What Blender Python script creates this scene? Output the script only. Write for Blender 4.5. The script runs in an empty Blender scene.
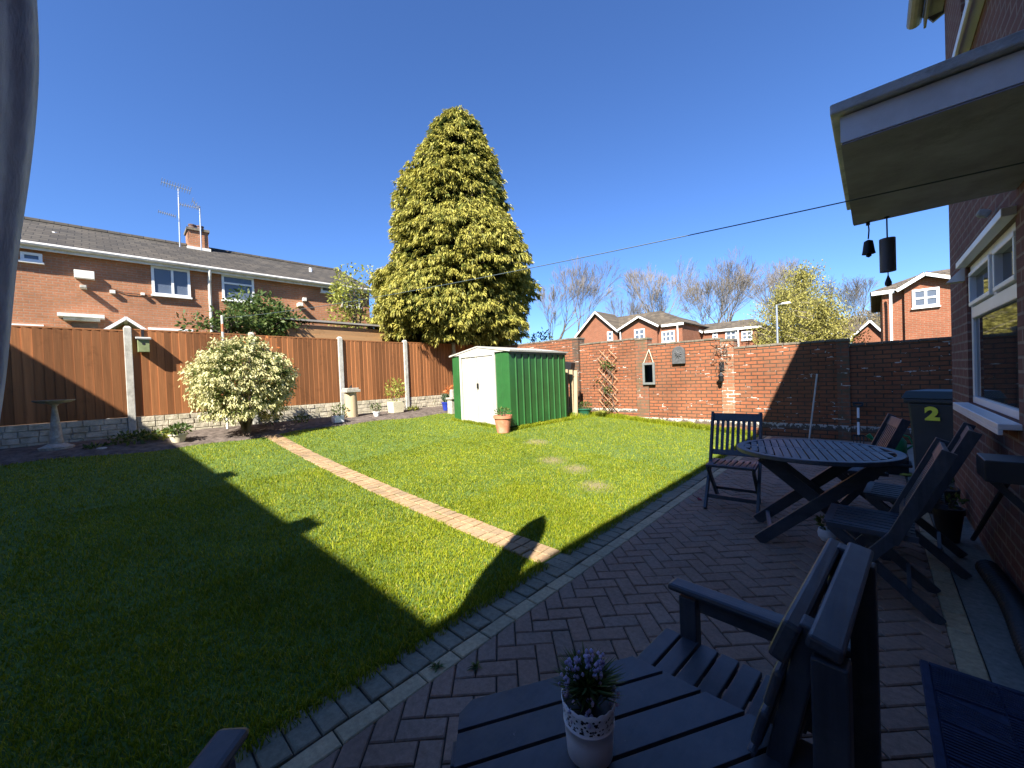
import bpy, bmesh, math, random
import numpy as np
from mathutils import Vector, Matrix, noise
random.seed(7); rng = np.random.default_rng(7)
PI = math.pi; R = math.radians
scene = bpy.context.scene; COL = scene.collection

# ------------------------------------------------------------------ camera frame
CAM_H = 1.4; FPX = 387.5
TH, PT, RO = R(43.1), R(0.9), R(2.25)
FWD = Vector((-math.sin(TH)*math.cos(PT), math.cos(TH)*math.cos(PT), -math.sin(PT)))
RW = Vector((math.cos(TH), math.sin(TH), 0)); UW = RW.cross(FWD)
RIGHT = RW*math.cos(RO) - UW*math.sin(RO); UP = UW*math.cos(RO) + RW*math.sin(RO)
CAM = Vector((0, 0, CAM_H))
def ray(x, y): return FWD + RIGHT*((x-512)/FPX) + UP*((384-y)/FPX)
def onX(x, y, X): d = ray(x, y); return CAM + d*(X/d.x)
def onY(x, y, Y): d = ray(x, y); return CAM + d*(Y/d.y)
def onZ(x, y, Z): d = ray(x, y); return CAM + d*((Z-CAM_H)/d.z)

# ------------------------------------------------------------------ object helpers
def wmat(o):
    m = Matrix.Identity(4)
    while o is not None:
        m = o.matrix_basis @ m; o = o.parent
    return m
def tag(o, label=None, cat=None, group=None, kind=None):
    if label: o['label'] = label
    if cat: o['category'] = cat
    if group: o['group'] = group
    if kind: o['kind'] = kind
    return o
def thing(name, label, cat, loc=(0, 0, 0), rz=0, group=None):
    o = bpy.data.objects.new(name, None); COL.objects.link(o)
    o.empty_display_size = 0.2
    o.location = loc; o.rotation_euler = (0, 0, rz)
    return tag(o, label, cat, group)
def copy_tree(o, parent=None):
    c = o.copy(); COL.objects.link(c); c.parent = parent
    for ch in [k for k in bpy.data.objects if k.parent == o]:
        copy_tree(ch, c)
    return c
def np_mesh(name, V, F, smooth=False):
    me = bpy.data.meshes.new(name)
    V = np.asarray(V, np.float32).reshape(-1, 3); F = np.asarray(F, np.int32)
    k = F.shape[1]
    me.vertices.add(len(V)); me.vertices.foreach_set('co', V.ravel())
    me.loops.add(F.size); me.loops.foreach_set('vertex_index', F.ravel())
    me.polygons.add(len(F)); me.polygons.foreach_set('loop_start', np.arange(0, F.size, k, dtype=np.int32))
    me.update(calc_edges=True); me.validate()
    if smooth: me.polygons.foreach_set('use_smooth', np.ones(len(me.polygons), bool))
    return me
def link(name, me, mat, parent=None, world=True):
    o = bpy.data.objects.new(name, me); COL.objects.link(o)
    if mat: me.materials.append(mat)
    if parent is not None:
        o.parent = parent
        if world: me.transform(wmat(parent).inverted())
    return o

class MB:
    def __init__(s): s.v = []; s.f = []
    def add(s, vs, fs):
        n = len(s.v); s.v += [tuple(p) for p in vs]; s.f += [tuple(i+n for i in f) for f in fs]
    def box(s, c, d, rot=None, top=None):
        hx, hy, hz = d[0]/2, d[1]/2, d[2]/2
        t = top or (1, 1)
        vs = [Vector((sx*hx*(t[0] if sz > 0 else 1), sy*hy*(t[1] if sz > 0 else 1), sz*hz)) for sz in (-1, 1) for sy in (-1, 1) for sx in (-1, 1)]
        if rot is not None: vs = [rot @ p for p in vs]
        c = Vector(c)
        s.add([p+c for p in vs], [(0,2,3,1), (4,5,7,6), (0,1,5,4), (2,6,7,3), (0,4,6,2), (1,3,7,5)])
    def bb(s, x0, x1, y0, y1, z0, z1): s.box(((x0+x1)/2, (y0+y1)/2, (z0+z1)/2), (abs(x1-x0), abs(y1-y0), abs(z1-z0)))
    def beam(s, a, b, w, h, side=None):
        a = Vector(a); b = Vector(b); d = b-a; L = d.length; z = d.normalized()
        x = Vector(side) if side is not None else (Vector((0, 0, 1)).cross(z) if abs(z.z) < .99 else Vector((1, 0, 0)))
        x = (x - z*x.dot(z)).normalized(); y = z.cross(x)
        m = Matrix((x, y, z)).transposed()
        s.box((a+b)/2, (w, h, L), m)
    def tube(s, pts, rs, n=8, cap=True):
        pts = [Vector(p) for p in pts]
        if not hasattr(rs, '__len__'): rs = [rs]*len(pts)
        base = len(s.v); px = None
        for i, p in enumerate(pts):
            t = (pts[min(i+1, len(pts)-1)] - pts[max(i-1, 0)]).normalized()
            if px is None: px = t.orthogonal().normalized()
            px = (px - t*px.dot(t)).normalized(); py = t.cross(px)
            for k in range(n):
                a = 2*PI*k/n; s.v.append(tuple(p + (px*math.cos(a)+py*math.sin(a))*rs[i]))
        for i in range(len(pts)-1):
            for k in range(n):
                a = base+i*n+k; b = base+i*n+(k+1) % n
                s.f.append((a, b, b+n, a+n))
        if cap:
            s.f.append(tuple(base+k for k in range(n))[::-1]); s.f.append(tuple(base+(len(pts)-1)*n+k for k in range(n)))
    def lathe(s, c, prof, n=24, sx=1, sy=1):
        c = Vector(c); base = len(s.v)
        for r, z in prof:
            for k in range(n):
                a = 2*PI*k/n; s.v.append((c.x+r*math.cos(a)*sx, c.y+r*math.sin(a)*sy, c.z+z))
        for i in range(len(prof)-1):
            for k in range(n):
                a = base+i*n+k; b = base+i*n+(k+1) % n
                s.f.append((a, b, b+n, a+n))
        s.f.append(tuple(base+k for k in range(n))[::-1]); s.f.append(tuple(base+(len(prof)-1)*n+k for k in range(n)))
    def prism(s, poly, a, b):
        """poly: list of points; extruded by vector from a to b (offsets)"""
        n = len(poly); a = Vector(a); b = Vector(b)
        s.add([Vector(p)+a for p in poly]+[Vector(p)+b for p in poly],
              [tuple(range(n))[::-1], tuple(range(n, 2*n))]+[(i, (i+1) % n, (i+1) % n+n, i+n) for i in range(n)])
    def build(s, name, mat, parent=None, bevel=0, smooth=False, world=True, label=None, sub=0):
        me = bpy.data.meshes.new(name); me.from_pydata(s.v, [], s.f)
        bm = bmesh.new(); bm.from_mesh(me); bmesh.ops.recalc_face_normals(bm, faces=bm.faces); bm.to_mesh(me); bm.free()
        if smooth:
            me.polygons.foreach_set('use_smooth', np.ones(len(me.polygons), bool)); me.set_sharp_from_angle(angle=R(40))
        o = link(name, me, mat, parent, world)
        if bevel:
            m = o.modifiers.new('bevel', 'BEVEL'); m.width = bevel; m.segments = 2; m.limit_method = 'ANGLE'
        if label: o['label'] = label
        return o

# ------------------------------------------------------------------ materials
class NT:
    def __init__(s, name):
        s.m = bpy.data.materials.new(name); s.m.use_nodes = True; s.t = s.m.node_tree
        s.b = s.t.nodes['Principled BSDF']; s.out = s.t.nodes['Material Output']
    def n(s, typ, **kw):
        nd = s.t.nodes.new(typ)
        for k, v in kw.items():
            if k.startswith('i_'): s.inp(nd, k[2:], v)
            else: setattr(nd, k, v)
        return nd
    def inp(s, nd, k, v):
        key = int(k) if k.isdigit() else k.replace('_', ' ')
        sock = nd.inputs[key]
        if isinstance(v, bpy.types.NodeSocket): s.t.links.new(v, sock)
        else:
            if sock.type == 'RGBA' and len(v) == 3: v = (*v, 1)
            sock.default_value = v
    def noise(s, scale, vec=None, detail=4, rough=.6, col=False):
        nd = s.n('ShaderNodeTexNoise'); nd.inputs['Scale'].default_value = scale; nd.inputs['Detail'].default_value = detail; nd.inputs['Roughness'].default_value = rough
        if vec is not None: s.t.links.new(vec, nd.inputs['Vector'])
        return nd.outputs['Color' if col else 'Fac']
    def ramp(s, fac, stops):
        nd = s.n('ShaderNodeValToRGB'); s.t.links.new(fac, nd.inputs[0]); e = nd.color_ramp.elements
        while len(e) < len(stops): e.new(.5)
        for i, (p, c) in enumerate(stops):
            e[i].position = p; e[i].color = (*c, 1) if len(c) == 3 else c
        return nd.outputs[0]
    def mix(s, fac, a, b, mode='MIX'):
        nd = s.n('ShaderNodeMix', data_type='RGBA', blend_type=mode)
        s.inp(nd, '0', fac); s.inp(nd, '6', a); s.inp(nd, '7', b)
        return nd.outputs[2]
    def math(s, op, a, b=0.0, c=None, clamp=False):
        nd = s.n('ShaderNodeMath', operation=op, use_clamp=clamp)
        s.inp(nd, '0', a); s.inp(nd, '1', b)
        if c is not None: s.inp(nd, '2', c)
        return nd.outputs[0]
    def pos(s): return s.n('ShaderNodeNewGeometry').outputs['Position']
    def obj(s): return s.n('ShaderNodeTexCoord').outputs['Object']
    def island(s): return s.n('ShaderNodeNewGeometry').outputs['Random Per Island']
    def bump(s, h, strength=.3, dist=.01):
        nd = s.n('ShaderNodeBump'); nd.inputs['Strength'].default_value = strength; nd.inputs['Distance'].default_value = dist
        s.t.links.new(h, nd.inputs['Height']); s.t.links.new(nd.outputs[0], s.b.inputs['Normal'])
    def set(s, **kw):
        for k, v in kw.items():
            s.inp(s.b, k, v)
        return s
C3 = lambda c, k: tuple(x*k for x in c)

def simple(name, c, rough=.6, var=.25, scale=6, bump=0, bscale=60, metal=0, spec=.5, dirt=None):
    m = NT(name); p = m.obj()
    f = m.noise(scale, p, 5)
    col = m.ramp(f, [(.3, C3(c, 1-var)), (.7, C3(c, 1+var))])
    if dirt:
        g = m.ramp(m.noise(scale*.6, p, 8, .75), [(.5, (0,0,0)), (.68, (1,1,1))])
        col = m.mix(g, col, dirt)
    m.set(Base_Color=col, Roughness=rough, Metallic=metal); m.inp(m.b, 'Specular_IOR_Level', spec)
    if bump: m.bump(m.noise(bscale, p, 4), bump, .01)
    return m.m

def brick_mat(name, c1, c2, mortar, w=.225, h=.078, msize=.011, stain=.35, zband=None, white=0, var=1, dark=None, bump=.6, grime=.0):
    m = NT(name)
    g = m.n('ShaderNodeNewGeometry'); sp = m.n('ShaderNodeSeparateXYZ'); m.t.links.new(g.outputs['Position'], sp.inputs[0])
    sn = m.n('ShaderNodeSeparateXYZ'); m.t.links.new(g.outputs['True Normal'], sn.inputs[0])
    ax = m.math('ABSOLUTE', sn.outputs[0]); sel = m.math('GREATER_THAN', ax, .6)
    hx = m.n('ShaderNodeMix', data_type='FLOAT'); m.inp(hx, '0', sel); m.inp(hx, '2', sp.outputs[0]); m.inp(hx, '3', sp.outputs[1])
    wob = m.math('MULTIPLY', m.math('SUBTRACT', m.noise(9, g.outputs['Position'], 2), .5), .008)
    cv = m.n('ShaderNodeCombineXYZ'); m.t.links.new(hx.outputs[0], cv.inputs[0]); m.t.links.new(m.math('ADD', sp.outputs[2], wob), cv.inputs[1])
    b = m.n('ShaderNodeTexBrick'); m.t.links.new(cv.outputs[0], b.inputs['Vector'])
    b.offset = .5
    for k, v in (('Scale', 1), ('Mortar Size', msize), ('Mortar Smooth', .25), ('Bias', 0), ('Brick Width', w), ('Row Height', h)): b.inputs[k].default_value = v
    m.inp(b, 'Color1', c1); m.inp(b, 'Color2', c2); m.inp(b, 'Mortar', mortar)
    # second brick layer for wider per-brick variety
    b2 = m.n('ShaderNodeTexBrick'); m.t.links.new(cv.outputs[0], b2.inputs['Vector']); b2.offset = .5; b2.squash = 1
    for k, v in (('Scale', 1), ('Mortar Size', 0), ('Bias', -.1), ('Brick Width', w), ('Row Height', h)): b2.inputs[k].default_value = v
    m.inp(b2, 'Color1', (.78, .74, .72)); m.inp(b2, 'Color2', (1.18, 1.12, 1.08)); m.inp(b2, 'Mortar', (1, 1, 1))
    col = m.mix(.75*var, b.outputs['Color'], b2.outputs['Color'], 'MULTIPLY')
    n1 = m.noise(1.3, g.outputs['Position'], 6, .65); n2 = m.noise(22, g.outputs['Position'], 5, .7)
    col = m.mix(1.0, col, m.ramp(n1, [(.3, (1-stain,)*3), (.62, (1.08,)*3)]), 'MULTIPLY')
    col = m.mix(.6, col, m.ramp(n2, [(.3, (.7,)*3), (.7, (1.2,)*3)]), 'MULTIPLY')
    gr = m.ramp(m.noise(3.2, g.outputs['Position'], 8, .78), [(.40, (1, 1, 1)), (.60, (0, 0, 0))])
    col = m.mix(m.math('MULTIPLY', gr, grime), col, (.13, .085, .055))
    if dark:
        dm = m.ramp(m.noise(5, g.outputs['Position'], 6, .7), [(.44, (0,0,0)), (.6, (1,1,1))])
        col = m.mix(m.math('MULTIPLY', dm, .75), col, dark)
    if white or zband is not None:
        mp = m.n('ShaderNodeMapping'); m.t.links.new(g.outputs['Position'], mp.inputs[0]); mp.inputs['Scale'].default_value = (1.3, 1.3, 3.2)
        nz = m.noise(2.4, mp.outputs[0], 7, .72)
        nf = m.noise(16, g.outputs['Position'], 3, .7)
        wm = m.math('GREATER_THAN', m.math('ADD', nz, m.math('MULTIPLY', nf, .16)), .80 - .07*white)
        mort = m.math('GREATER_THAN', m.math('ADD', nz, m.math('MULTIPLY', b.outputs['Fac'], .13)), .745 - .06*white)
        wm = m.math('MAXIMUM', wm, m.math('MULTIPLY', mort, b.outputs['Fac']))
        if zband is not None:
            nx = m.n('ShaderNodeCombineXYZ'); m.t.links.new(sp.outputs[0], nx.inputs[0])
            dr = m.math('MULTIPLY', m.ramp(m.noise(6.5, nx.outputs[0], 6, .85), [(.44, (.0,)*3), (.64, (1,)*3)]), .12)
            up = m.math('LESS_THAN', sp.outputs[2], zband)
            lo = m.math('GREATER_THAN', sp.outputs[2], m.math('SUBTRACT', zband-.008, dr))
            band = m.math('MULTIPLY', up, lo)
            blk = m.math('MULTIPLY', up, m.math('GREATER_THAN', m.math('ADD', sp.outputs[2], m.math('MULTIPLY', nf, .03)), zband-.085))
            col = m.mix(m.math('MULTIPLY', blk, .85), col, (.10, .095, .08))
            wm = m.math('MAXIMUM', wm, m.math('MULTIPLY', band, m.math('GREATER_THAN', nf, .46)))
        col = m.mix(m.math('MULTIPLY', wm, .85), col, (.62, .58, .52))
    m.set(Base_Color=col, Roughness=.9); m.inp(m.b, 'Specular_IOR_Level', .25)
    hh = m.math('ADD', m.math('SUBTRACT', 1, b.outputs['Fac']), m.math('MULTIPLY', n2, .35))
    m.bump(hh, bump, .012)
    return m.m

M = {}
M['wall'] = brick_mat('red_garden_brick', (.385, .145, .068), (.29, .10, .048), (.085, .062, .045), zband=.27, white=.15, grime=.42)
M['wall_hi'] = brick_mat('red_garden_brick_raised', (.385, .145, .068), (.29, .10, .048), (.085, .062, .045), zband=.47, white=.1, grime=.42)
M['pier_white'] = brick_mat('flaking_pier_brick', (.45, .17, .09), (.30, .17, .10), (.3, .25, .18), zband=.27, white=1.1, grime=.3)
M['pier_dark'] = brick_mat('mossy_pier_brick', (.22, .10, .06), (.13, .08, .05), (.1, .09, .07), zband=.47, white=.3, dark=(.06, .055, .045))
M['pier_brown'] = brick_mat('stained_pier_brick', (.38, .14, .075), (.24, .10, .06), (.16, .13, .10), zband=.27, white=.2, dark=(.12, .10, .06))
M['house_brick'] = brick_mat('dark_house_brick', (.20, .098, .078), (.135, .068, .058), (.24, .19, .16), msize=.010, stain=.2, bump=.8)
M['left_brick'] = brick_mat('orange_terrace_brick', (.42, .19, .095), (.35, .15, .08), (.33, .22, .15), msize=.012, stain=.15, bump=.3)
M['far_brick'] = brick_mat('red_estate_brick', (.27, .098, .052), (.22, .075, .04), (.24, .15, .10), msize=.012, stain=.12, bump=.3)

def tile_mat(name, c, run, sc=(3.2, 2.9), var=.3):
    m = NT(name); g = m.n('ShaderNodeNewGeometry'); sp = m.n('ShaderNodeSeparateXYZ'); m.t.links.new(g.outputs['Position'], sp.inputs[0])
    cv = m.n('ShaderNodeCombineXYZ'); m.t.links.new(sp.outputs[0 if run == 'x' else 1], cv.inputs[0]); m.t.links.new(sp.outputs[2], cv.inputs[1])
    b = m.n('ShaderNodeTexBrick'); m.t.links.new(cv.outputs[0], b.inputs['Vector'])
    for k, v in (('Scale', 1), ('Mortar Size', .012), ('Mortar Smooth', .4), ('Brick Width', .33), ('Row Height', .15)): b.inputs[k].default_value = v
    m.inp(b, 'Color1', C3(c, 1+var)); m.inp(b, 'Color2', C3(c, 1-var)); m.inp(b, 'Mortar', C3(c, .35))
    col = m.mix(1, b.outputs[0], m.ramp(m.noise(.9, g.outputs['Position'], 7, .7), [(.35, (.7, .7, .68)), (.65, (1.25, 1.2, 1.1))]), 'MULTIPLY')
    m.set(Base_Color=col, Roughness=.85); m.bump(m.math('SUBTRACT', 1, b.outputs['Fac']), .7, .02)
    return m.m
M['left_tile'] = tile_mat('weathered_brown_roof_tile', (.052, .046, .038), 'y')
M['far_tile'] = tile_mat('grey_brown_roof_tile', (.10, .082, .060), 'x')
M['white'] = simple('white_upvc', (.78, .79, .78), .35, .04)
M['white_old'] = simple('weathered_white_paint', (.66, .65, .60), .6, .1, 5, dirt=(.45, .42, .36))
M['concrete'] = simple('pale_concrete', (.46, .45, .40), .9, .18, 9, .5, 90, dirt=(.30, .29, .25))
M['coping'] = simple('weathered_coping', (.16, .135, .105), .95, .45, 11, .6, 60, dirt=(.12, .12, .07))
def wood_mat(name, c, axis=2, rough=.75, var=.35, grain=.5, spec=.3):
    m = NT(name); p = m.obj(); mp = m.n('ShaderNodeMapping'); m.t.links.new(p, mp.inputs[0])
    s = [34, 34, 34]; s[axis] = 1.6; mp.inputs['Scale'].default_value = s
    isl = m.island()
    add = m.n('ShaderNodeVectorMath', operation='ADD'); cb = m.n('ShaderNodeCombineXYZ')
    for i in range(3): m.t.links.new(m.math('MULTIPLY', isl, 37.0+i*11), cb.inputs[i])
    m.t.links.new(mp.outputs[0], add.inputs[0]); m.t.links.new(cb.outputs[0], add.inputs[1])
    f = m.noise(1, add.outputs[0], 5, .6)
    col = m.ramp(f, [(.3, C3(c, 1-var*grain)), (.7, C3(c, 1+var*grain))])
    col = m.mix(1, col, m.ramp(isl, [(0, (1-var,)*3), (1, (1+var,)*3)]), 'MULTIPLY')
    kn = m.ramp(m.noise(3.1, p, 6, .7), [(.58, (1, 1, 1)), (.72, (.62, .6, .58))])
    col = m.mix(.7, col, kn, 'MULTIPLY')
    m.set(Base_Color=col, Roughness=rough); m.inp(m.b, 'Specular_IOR_Level', spec); m.bump(f, .35, .004)
    return m.m
M['fence'] = wood_mat('russet_stained_fence_board', (.295, .122, .046), 2, .8, .36)
M['paleboard'] = wood_mat('weathered_pale_timber', (.40, .31, .19), 2, .85, .25)
M['shiplap'] = wood_mat('honey_shed_boards', (.42, .25, .12), 1, .8, .2)
def paint_wood(name, c, axis):
    m = NT(name); p = m.obj(); mp = m.n('ShaderNodeMapping'); m.t.links.new(p, mp.inputs[0])
    s = [45, 45, 45]; s[axis] = 2.5; mp.inputs['Scale'].default_value = s
    f = m.noise(1, mp.outputs[0], 5, .65); isl = m.island()
    col = m.mix(1, m.ramp(f, [(.25, C3(c, .6)), (.75, C3(c, 1.5))]), m.ramp(isl, [(0, (.8,)*3), (1, (1.25,)*3)]), 'MULTIPLY')
    du = m.ramp(m.noise(5.5, p, 7, .75), [(.42, (0,0,0)), (.72, (1,1,1))])
    col = m.mix(m.math('MULTIPLY', du, .24), col, (.20, .20, .20))
    chip = m.ramp(m.noise(19, p, 7, .8), [(.66, (0,0,0)), (.70, (1,1,1))])
    col = m.mix(m.math('MULTIPLY', chip, .5), col, (.28, .27, .26))
    m.set(Base_Color=col, Roughness=m.ramp(f, [(.3, (.38,)*3), (.7, (.58,)*3)])); m.inp(m.b, 'Specular_IOR_Level', .55)
    m.bump(f, .45, .003)
    return m.m
NAVY = (.035, .043, .056)
for i, a in enumerate('xyz'): M['navy_'+a] = paint_wood('slate_blue_painted_timber_'+a, NAVY, i)
M['glass'] = NT('dark_window_glass').set(Base_Color=(.02, .023, .028), Roughness=.03).m; M['glass'].node_tree.nodes['Principled BSDF'].inputs['Specular IOR Level'].default_value = .9
M['glass_far'] = NT('sky_lit_window_glass').set(Base_Color=(.10, .125, .17), Roughness=.08).m
M['green_metal'] = NT('green_painted_steel').m
m = NT('green_shed_steel'); p = m.obj(); m.set(Base_Color=m.mix(1, (.022, .105, .026), m.ramp(m.noise(2.4, p, 7, .7), [(.3, (.78,)*3), (.7, (1.15,)*3)]), 'MULTIPLY'), Roughness=.42); M['green_metal'] = m.m
M['shed_white'] = simple('cream_white_shed_steel', (.46, .45, .405), .45, .05, 3, dirt=(.38, .355, .29))
M['black'] = simple('black_plastic', (.018, .019, .022), .45, .2)
M['bin'] = simple('charcoal_bin_plastic', (.034, .042, .054), .5, .15, 4, .1)
M['bin_lid'] = simple('dark_green_bin_lid', (.030, .045, .045), .5, .15, 4, .1)
M['yellow'] = simple('yellow_vinyl', (.93, .92, .10), .5, .05)
M['terracotta'] = simple('terracotta', (.50, .19, .10), .85, .15, 8, .2, dirt=(.55, .35, .25))
M['stone'] = simple('mottled_stone', (.40, .37, .31), .92, .3, 14, .6, 70, dirt=(.22, .21, .17))
M['rockface'] = simple('rock_faced_concrete', (.52, .47, .36), .95, .3, 8, 1.0, 16, dirt=(.32, .30, .20))
M['soil'] = simple('dark_bed_soil', (.12, .098, .085), 1, .5, 9, 1.0, 35, spec=.1)
M['dark_metal'] = simple('dark_iron', (.03, .032, .036), .5, .3, 12, metal=.6)
M['grey_metal'] = simple('galvanised_tube', (.55, .56, .58), .35, .1, metal=.8)
M['slate'] = simple('grey_slate_relief', (.075, .078, .082), .7, .3, 20, .8, 40)
M['canopy_roof'] = simple('weathered_canopy_felt', (.56, .57, .54), .9, .2, 7, .5, dirt=(.30, .30, .24))
M['canopy_white'] = simple('canopy_fascia_paint', (.86, .86, .84), .6, .05, 5, dirt=(.78, .77, .74))
M['canopy_under'] = simple('green_stained_soffit_board', (.31, .31, .38), .85, .25, 4, .2, dirt=(.21, .22, .23))
M['bark'] = simple('rough_bark', (.13, .095, .07), .95, .35, 15, .8, 50)
M['bare_bark'] = simple('grey_brown_twigs', (.15, .13, .105), .95, .25, 3)
M['pot_white'] = simple('white_enamel_pot', (.78, .79, .80), .35, .04, 4)
M['blue_glaze'] = simple('cobalt_glazed_pot', (.02, .04, .30), .25, .2)
M['green_glaze'] = simple('dark_green_glazed_pot', (.02, .10, .06), .3, .2)
M['green_plastic'] = simple('green_plastic', (.02, .22, .08), .45, .1)
M['cream'] = simple('cream_stone_pot', (.62, .57, .40), .8, .12, 8, .2)
M['line'] = simple('grey_green_line', (.07, .10, .11), .6, .05)
M['leadroof'] = simple('pale_grey_felt_roof', (.42, .40, .36), .8, .12, 4)
m = NT('grey_parasol_cloth'); p = m.obj(); w = m.n('ShaderNodeTexWave', i_Scale=260.0, bands_direction='Z'); m.t.links.new(p, w.inputs[0])
m.set(Base_Color=m.mix(1, (.70, .72, .73), m.ramp(m.noise(5, p, 6, .65), [(.3, (.75,)*3), (.7, (1.2,)*3)]), 'MULTIPLY'), Roughness=.9); mpz = m.n('ShaderNodeMapping'); m.t.links.new(p, mpz.inputs[0]); mpz.inputs['Scale'].default_value = (1, 1, .35); m.bump(m.math('ADD', m.math('MULTIPLY', w.outputs[1], .05), m.noise(14, mpz.outputs[0], 5, .6)), .8, .02); M['cloth'] = m.m

def leaf_mat(name, stops, rough=.55, trans=.35, attr=False, emul=None):
    m = NT(name)
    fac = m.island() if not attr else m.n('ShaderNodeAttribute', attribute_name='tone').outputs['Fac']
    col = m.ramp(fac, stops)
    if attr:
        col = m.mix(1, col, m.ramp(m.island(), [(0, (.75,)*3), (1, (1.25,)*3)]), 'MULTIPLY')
    m.set(Base_Color=col, Roughness=rough); m.inp(m.b, 'Specular_IOR_Level', .3)
    tr = m.n('ShaderNodeBsdfTranslucent'); m.t.links.new(col, tr.inputs[0])
    mx = m.n('ShaderNodeMixShader'); mx.inputs[0].default_value = trans
    m.t.links.new(m.b.outputs[0], mx.inputs[1]); m.t.links.new(tr.outputs[0], mx.inputs[2]); m.t.links.new(mx.outputs[0], m.out.inputs[0])
    return m.m
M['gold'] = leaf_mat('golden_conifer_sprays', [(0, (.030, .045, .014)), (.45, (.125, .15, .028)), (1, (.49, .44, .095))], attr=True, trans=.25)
M['pieris_leaf'] = leaf_mat('pieris_leaves', [(0, (.05, .09, .02)), (.6, (.16, .20, .05)), (1, (.30, .30, .10))])
M['cream_flower'] = leaf_mat('cream_flower_sprays', [(0, (.44, .42, .16)), (1, (.74, .70, .40))], trans=.2)
M['dkleaf'] = leaf_mat('mid_green_leaves', [(0, (.03, .06, .015)), (.6, (.08, .13, .03)), (1, (.16, .20, .05))])
M['limeleaf'] = leaf_mat('lime_green_leaves', [(0, (.16, .20, .03)), (1, (.42, .42, .09))])
M['willow'] = leaf_mat('yellow_green_spring_leaves', [(0, (.20, .19, .05)), (1, (.46, .42, .11))], trans=.4)
M['bluegreen'] = leaf_mat('grey_green_blades', [(0, (.10, .16, .10)), (1, (.24, .32, .20))])
M['lav'] = leaf_mat('lavender_blooms', [(0, (.42, .38, .60)), (1, (.78, .74, .92))])
M['redleaf'] = leaf_mat('orange_red_new_shoots', [(0, (.55, .12, .03)), (1, (.75, .28, .08))])
m = NT('grass_blades'); g = m.n('ShaderNodeNewGeometry')
patch = m.noise(.9, g.outputs['Position'], 5, .65)
c = m.ramp(m.island(), [(0, (.11, .165, .006)), (.55, (.23, .285, .010)), (.9, (.35, .375, .022)), (1, (.40, .36, .09))])
c = m.mix(1, c, m.ramp(patch, [(.35, (.78, .82, .7)), (.65, (1.2, 1.15, 1.1))]), 'MULTIPLY')
m.set(Base_Color=c, Roughness=.6); m.inp(m.b, 'Specular_IOR_Level', .25)
tr = m.n('ShaderNodeBsdfTranslucent'); m.t.links.new(c, tr.inputs[0]); mx = m.n('ShaderNodeMixShader'); mx.inputs[0].default_value = .35
m.t.links.new(m.b.outputs[0], mx.inputs[1]); m.t.links.new(tr.outputs[0], mx.inputs[2]); m.t.links.new(mx.outputs[0], m.out.inputs[0]); M['blade'] = m.m

# ------------------------------------------------------------------ terrain
def sst(x): x = min(1, max(0, x)); return x*x*(3-2*x)
def gz(X, Y):
    d = min(max(0, -X-1.84), 8.5)
    z = .0196*d+.0062*d*d
    z += .12*sst((Y-2.4)/4)*math.sin(PI*min(d, 8)/8)
    return z
def grid(name, xs, ys, zf, mat, parent=None, smooth=True):
    V = [(x, y, zf(x, y)) for y in ys for x in xs]; nx = len(xs)
    F = [(j*nx+i, j*nx+i+1, (j+1)*nx+i+1, (j+1)*nx+i) for j in range(len(ys)-1) for i in range(nx-1)]
    return link(name, np_mesh(name, V, F, smooth), mat, parent)
lin = lambda a, b, n: [a+(b-a)*i/(n-1) for i in range(n)]
m = NT('rough_ground'); p = m.pos(); m.set(Base_Color=m.ramp(m.noise(.4, p, 6), [(.3, (.05, .09, .02)), (.7, (.10, .12, .05))]), Roughness=1); M['ground'] = m.m
xs = [-400, -200, -80, -30] + lin(-16, 0, 33) + [8, 30, 80, 200, 400]
ys = [-400, -150, -40, -12] + lin(-6, 12, 37) + [20, 50, 120, 250, 400]
tag(grid('ground', xs, ys, lambda x, y: gz(x, y)-.09, M['ground']), kind='structure')
LAWN_X0 = lambda y: -8.85 + .14*math.sin(y*1.3) + .08*math.sin(y*3.7)
SHED = (-7.66, -5.72, 6.05, 8.12)   # x0 x1 y0 y1
# lawn sheet
m = NT('lawn_turf'); p = m.pos()
col = m.ramp(m.noise(14, p, 6, .7), [(.3, (.045, .085, .012)), (.55, (.09, .15, .02)), (.75, (.15, .19, .04))])
M['turf'] = m.m; BARE = [onZ(552, 463, .06), onZ(576, 470, .05), onZ(596, 486, .03), onZ(537, 447, .1), onZ(560, 475, .06)]
for i, b in enumerate(BARE[:4]):
    dv = m.n('ShaderNodeVectorMath', operation='DISTANCE'); m.t.links.new(p, dv.inputs[0]); dv.inputs[1].default_value = (b.x, b.y, gz(b.x, b.y))
    f = m.math('ADD', dv.outputs['Value'], m.math('MULTIPLY', m.noise(9, p, 5), .25))
    col = m.mix(m.ramp(f, [(.20, (1, 1, 1)), (.42, (0, 0, 0))]), col, (.21, .18, .08))
m.set(Base_Color=col, Roughness=1); m.bump(m.noise(60, p, 5), .8, .02)
V = []; F = []; ny = 64; nx = 40
for j in range(ny):
    y = -4.0 + 13.42*j/(ny-1); a = LAWN_X0(y)
    for i in range(nx):
        x = a + (-1.83-a)*i/(nx-1); V.append((x, y, gz(x, y)))
for j in range(ny-1):
    for i in range(nx-1): q = j*nx+i; F.append((q, q+1, q+nx+1, q+nx))
lawn = tag(link('lawn', np_mesh('lawn', V, F, True), M['turf']), kind='structure')
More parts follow.
